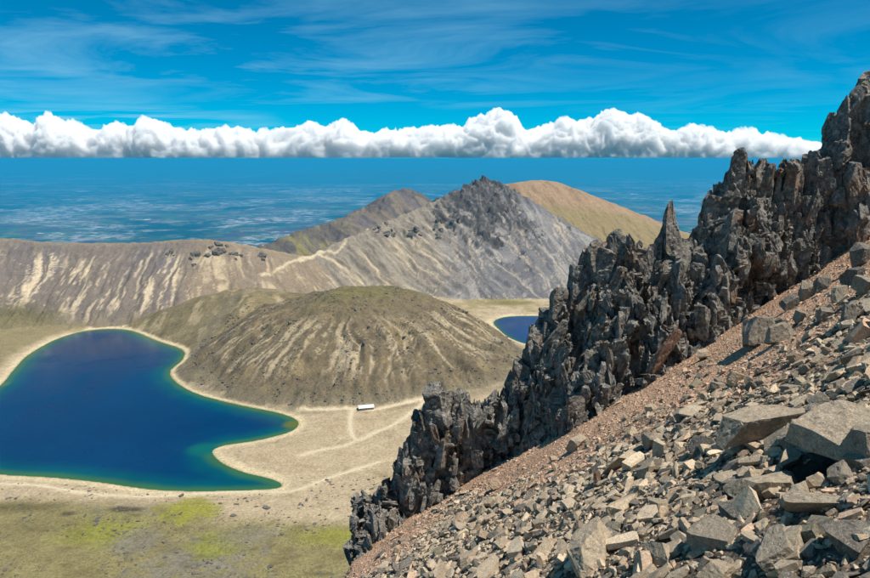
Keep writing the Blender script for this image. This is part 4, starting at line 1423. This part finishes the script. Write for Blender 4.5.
# ------------------------------------------------------------------ cumulus bank
def clouds():
    rng = np.random.default_rng(41)
    TOP = np.array([(-900, 128), (-500, 118), (-300, 122), (-150, 112), (-60, 118), (0, 113), (20, 110), (45, 121), (60, 109), (75, 117), (85, 116), (105, 126), (125, 117), (140, 121), (155, 112), (180, 122), (210, 125), (235, 121), (260, 124), (300, 122), (315, 117), (330, 122), (345, 115),
                    (370, 124), (400, 124), (430, 122), (460, 120), (478, 112), (498, 107), (515, 113), (522, 124), (545, 120), (560, 113), (580, 117), (602, 107), (625, 111), (640, 112), (655, 122), (690, 119), (715, 126), (740, 122), (765, 129), (800, 134), (825, 142), (850, 150), (880, 152),
                    (960, 150), (1100, 140), (1400, 130)], float)
    Y0 = 88000.0
    zb = CAMZ + 200.0
    k = Y0 / F
    nu, nv = 2700, 120
    pxs = np.linspace(-900, 1400, nu)
    x = (pxs - 435.0) / F * Y0
    top = np.interp(pxs, TOP[:, 0], TOP[:, 1])
    H = np.maximum(49.0 * (np.clip(157.0 - top, 1, 60) / 49.0) ** 1.45 * k * 0.88, 300.0)
    a = np.linspace(-0.10, 1.06, nv) * np.pi
    ca, sa = np.cos(a), np.sin(a)
    prof = np.sign(sa) * np.abs(sa) ** 0.75
    V = np.zeros((nu, nv, 3))
    V[..., 0] = x[:, None]
    V[..., 1] = Y0 - 3000 * ca[None] * (0.55 + 0.45 * (H / 5000)[:, None])
    V[..., 2] = zb + 60 + (H - 200)[:, None] * np.maximum(prof, 0)[None] + np.minimum(prof, 0)[None] * 500
    N = np.zeros_like(V); N[..., 1] = -ca[None]; N[..., 2] = np.maximum(sa, -0.3)[None]
    V = V.reshape(-1, 3); N = N.reshape(-1, 3); N /= np.linalg.norm(N, axis=1)[:, None]
    w = V + 700 * np.stack([noise3(V / 2600.0 + 50), noise3(V / 2600.0 + 90), noise3(V / 2600.0 + 130)], 1)
    up = sstep(zb + 200, zb + 2200, V[:, 2])
    q = V * 0
    amp = 640.0; sc_ = 2300.0; disp = 0
    for o_ in range(6):
        b_ = 1 - 2.2 * np.abs(noise3(w / sc_ + 7 * o_))
        disp = disp + amp * (b_ - 0.35); amp *= 0.56; sc_ *= 0.52
    sgn = np.where(up > 0, 1, 1)
    V = V + N * (disp * (0.45 + 0.55 * up))[:, None]
    V[:, 0] += 260 * noise3(w / 900.0 + 31) + 120 * noise3(w / 400.0 + 3)
    # ragged underside
    und = zb - 120 + 200 * noise3(V * np.array([1 / 2600., 1 / 2600., 0]) + 5) + 90 * noise3(V * np.array([1 / 700., 1 / 700., 0]) + 8)
    V[:, 2] = np.maximum(np.maximum(V[:, 2], und), CAMZ + 45)
    ii = np.arange(nu * nv).reshape(nu, nv)
    jn = np.roll(ii, -1, axis=1)
    q_ = np.stack([ii[:-1], ii[1:], jn[1:], jn[:-1]], -1).reshape(-1, 4)
    W = V.reshape(nu, nv, 3)
    for e_ in (0, -1):
        W[e_] = W[e_].mean(0) + (np.arange(nv) * 1e-3)[:, None]
    V = W.reshape(-1, 3)
    me = mesh_np('cloud_bank', V, q_, M_CLOUD, None, True)
    tag(link(bpy.data.objects.new('cloud_bank', me)), 'long bank of white cumulus clouds along the horizon', 'cloud', None, 'stuff')


clouds()

# ------------------------------------------------------------------ air
def haze():
    e = 160000.0
    t = NT('haze_air')
    t.n.remove(t.p)
    v = t.new('ShaderNodeVolumePrincipled')
    v.inputs['Color'].default_value = (0.035, 0.47, 0.82, 1)
    v.inputs['Density'].default_value = 4.2e-5
    v.inputs['Anisotropy'].default_value = 0.0
    t.l.new(v.outputs[0], t.n['Material Output'].inputs['Volume'])
    me = box_mesh('haze', -e, e, -e, e, -1640, CAMZ + 22, t.m)
    tag(link(bpy.data.objects.new('haze', me)), 'blue haze filling the valley air', None, None, 'stuff')


haze()
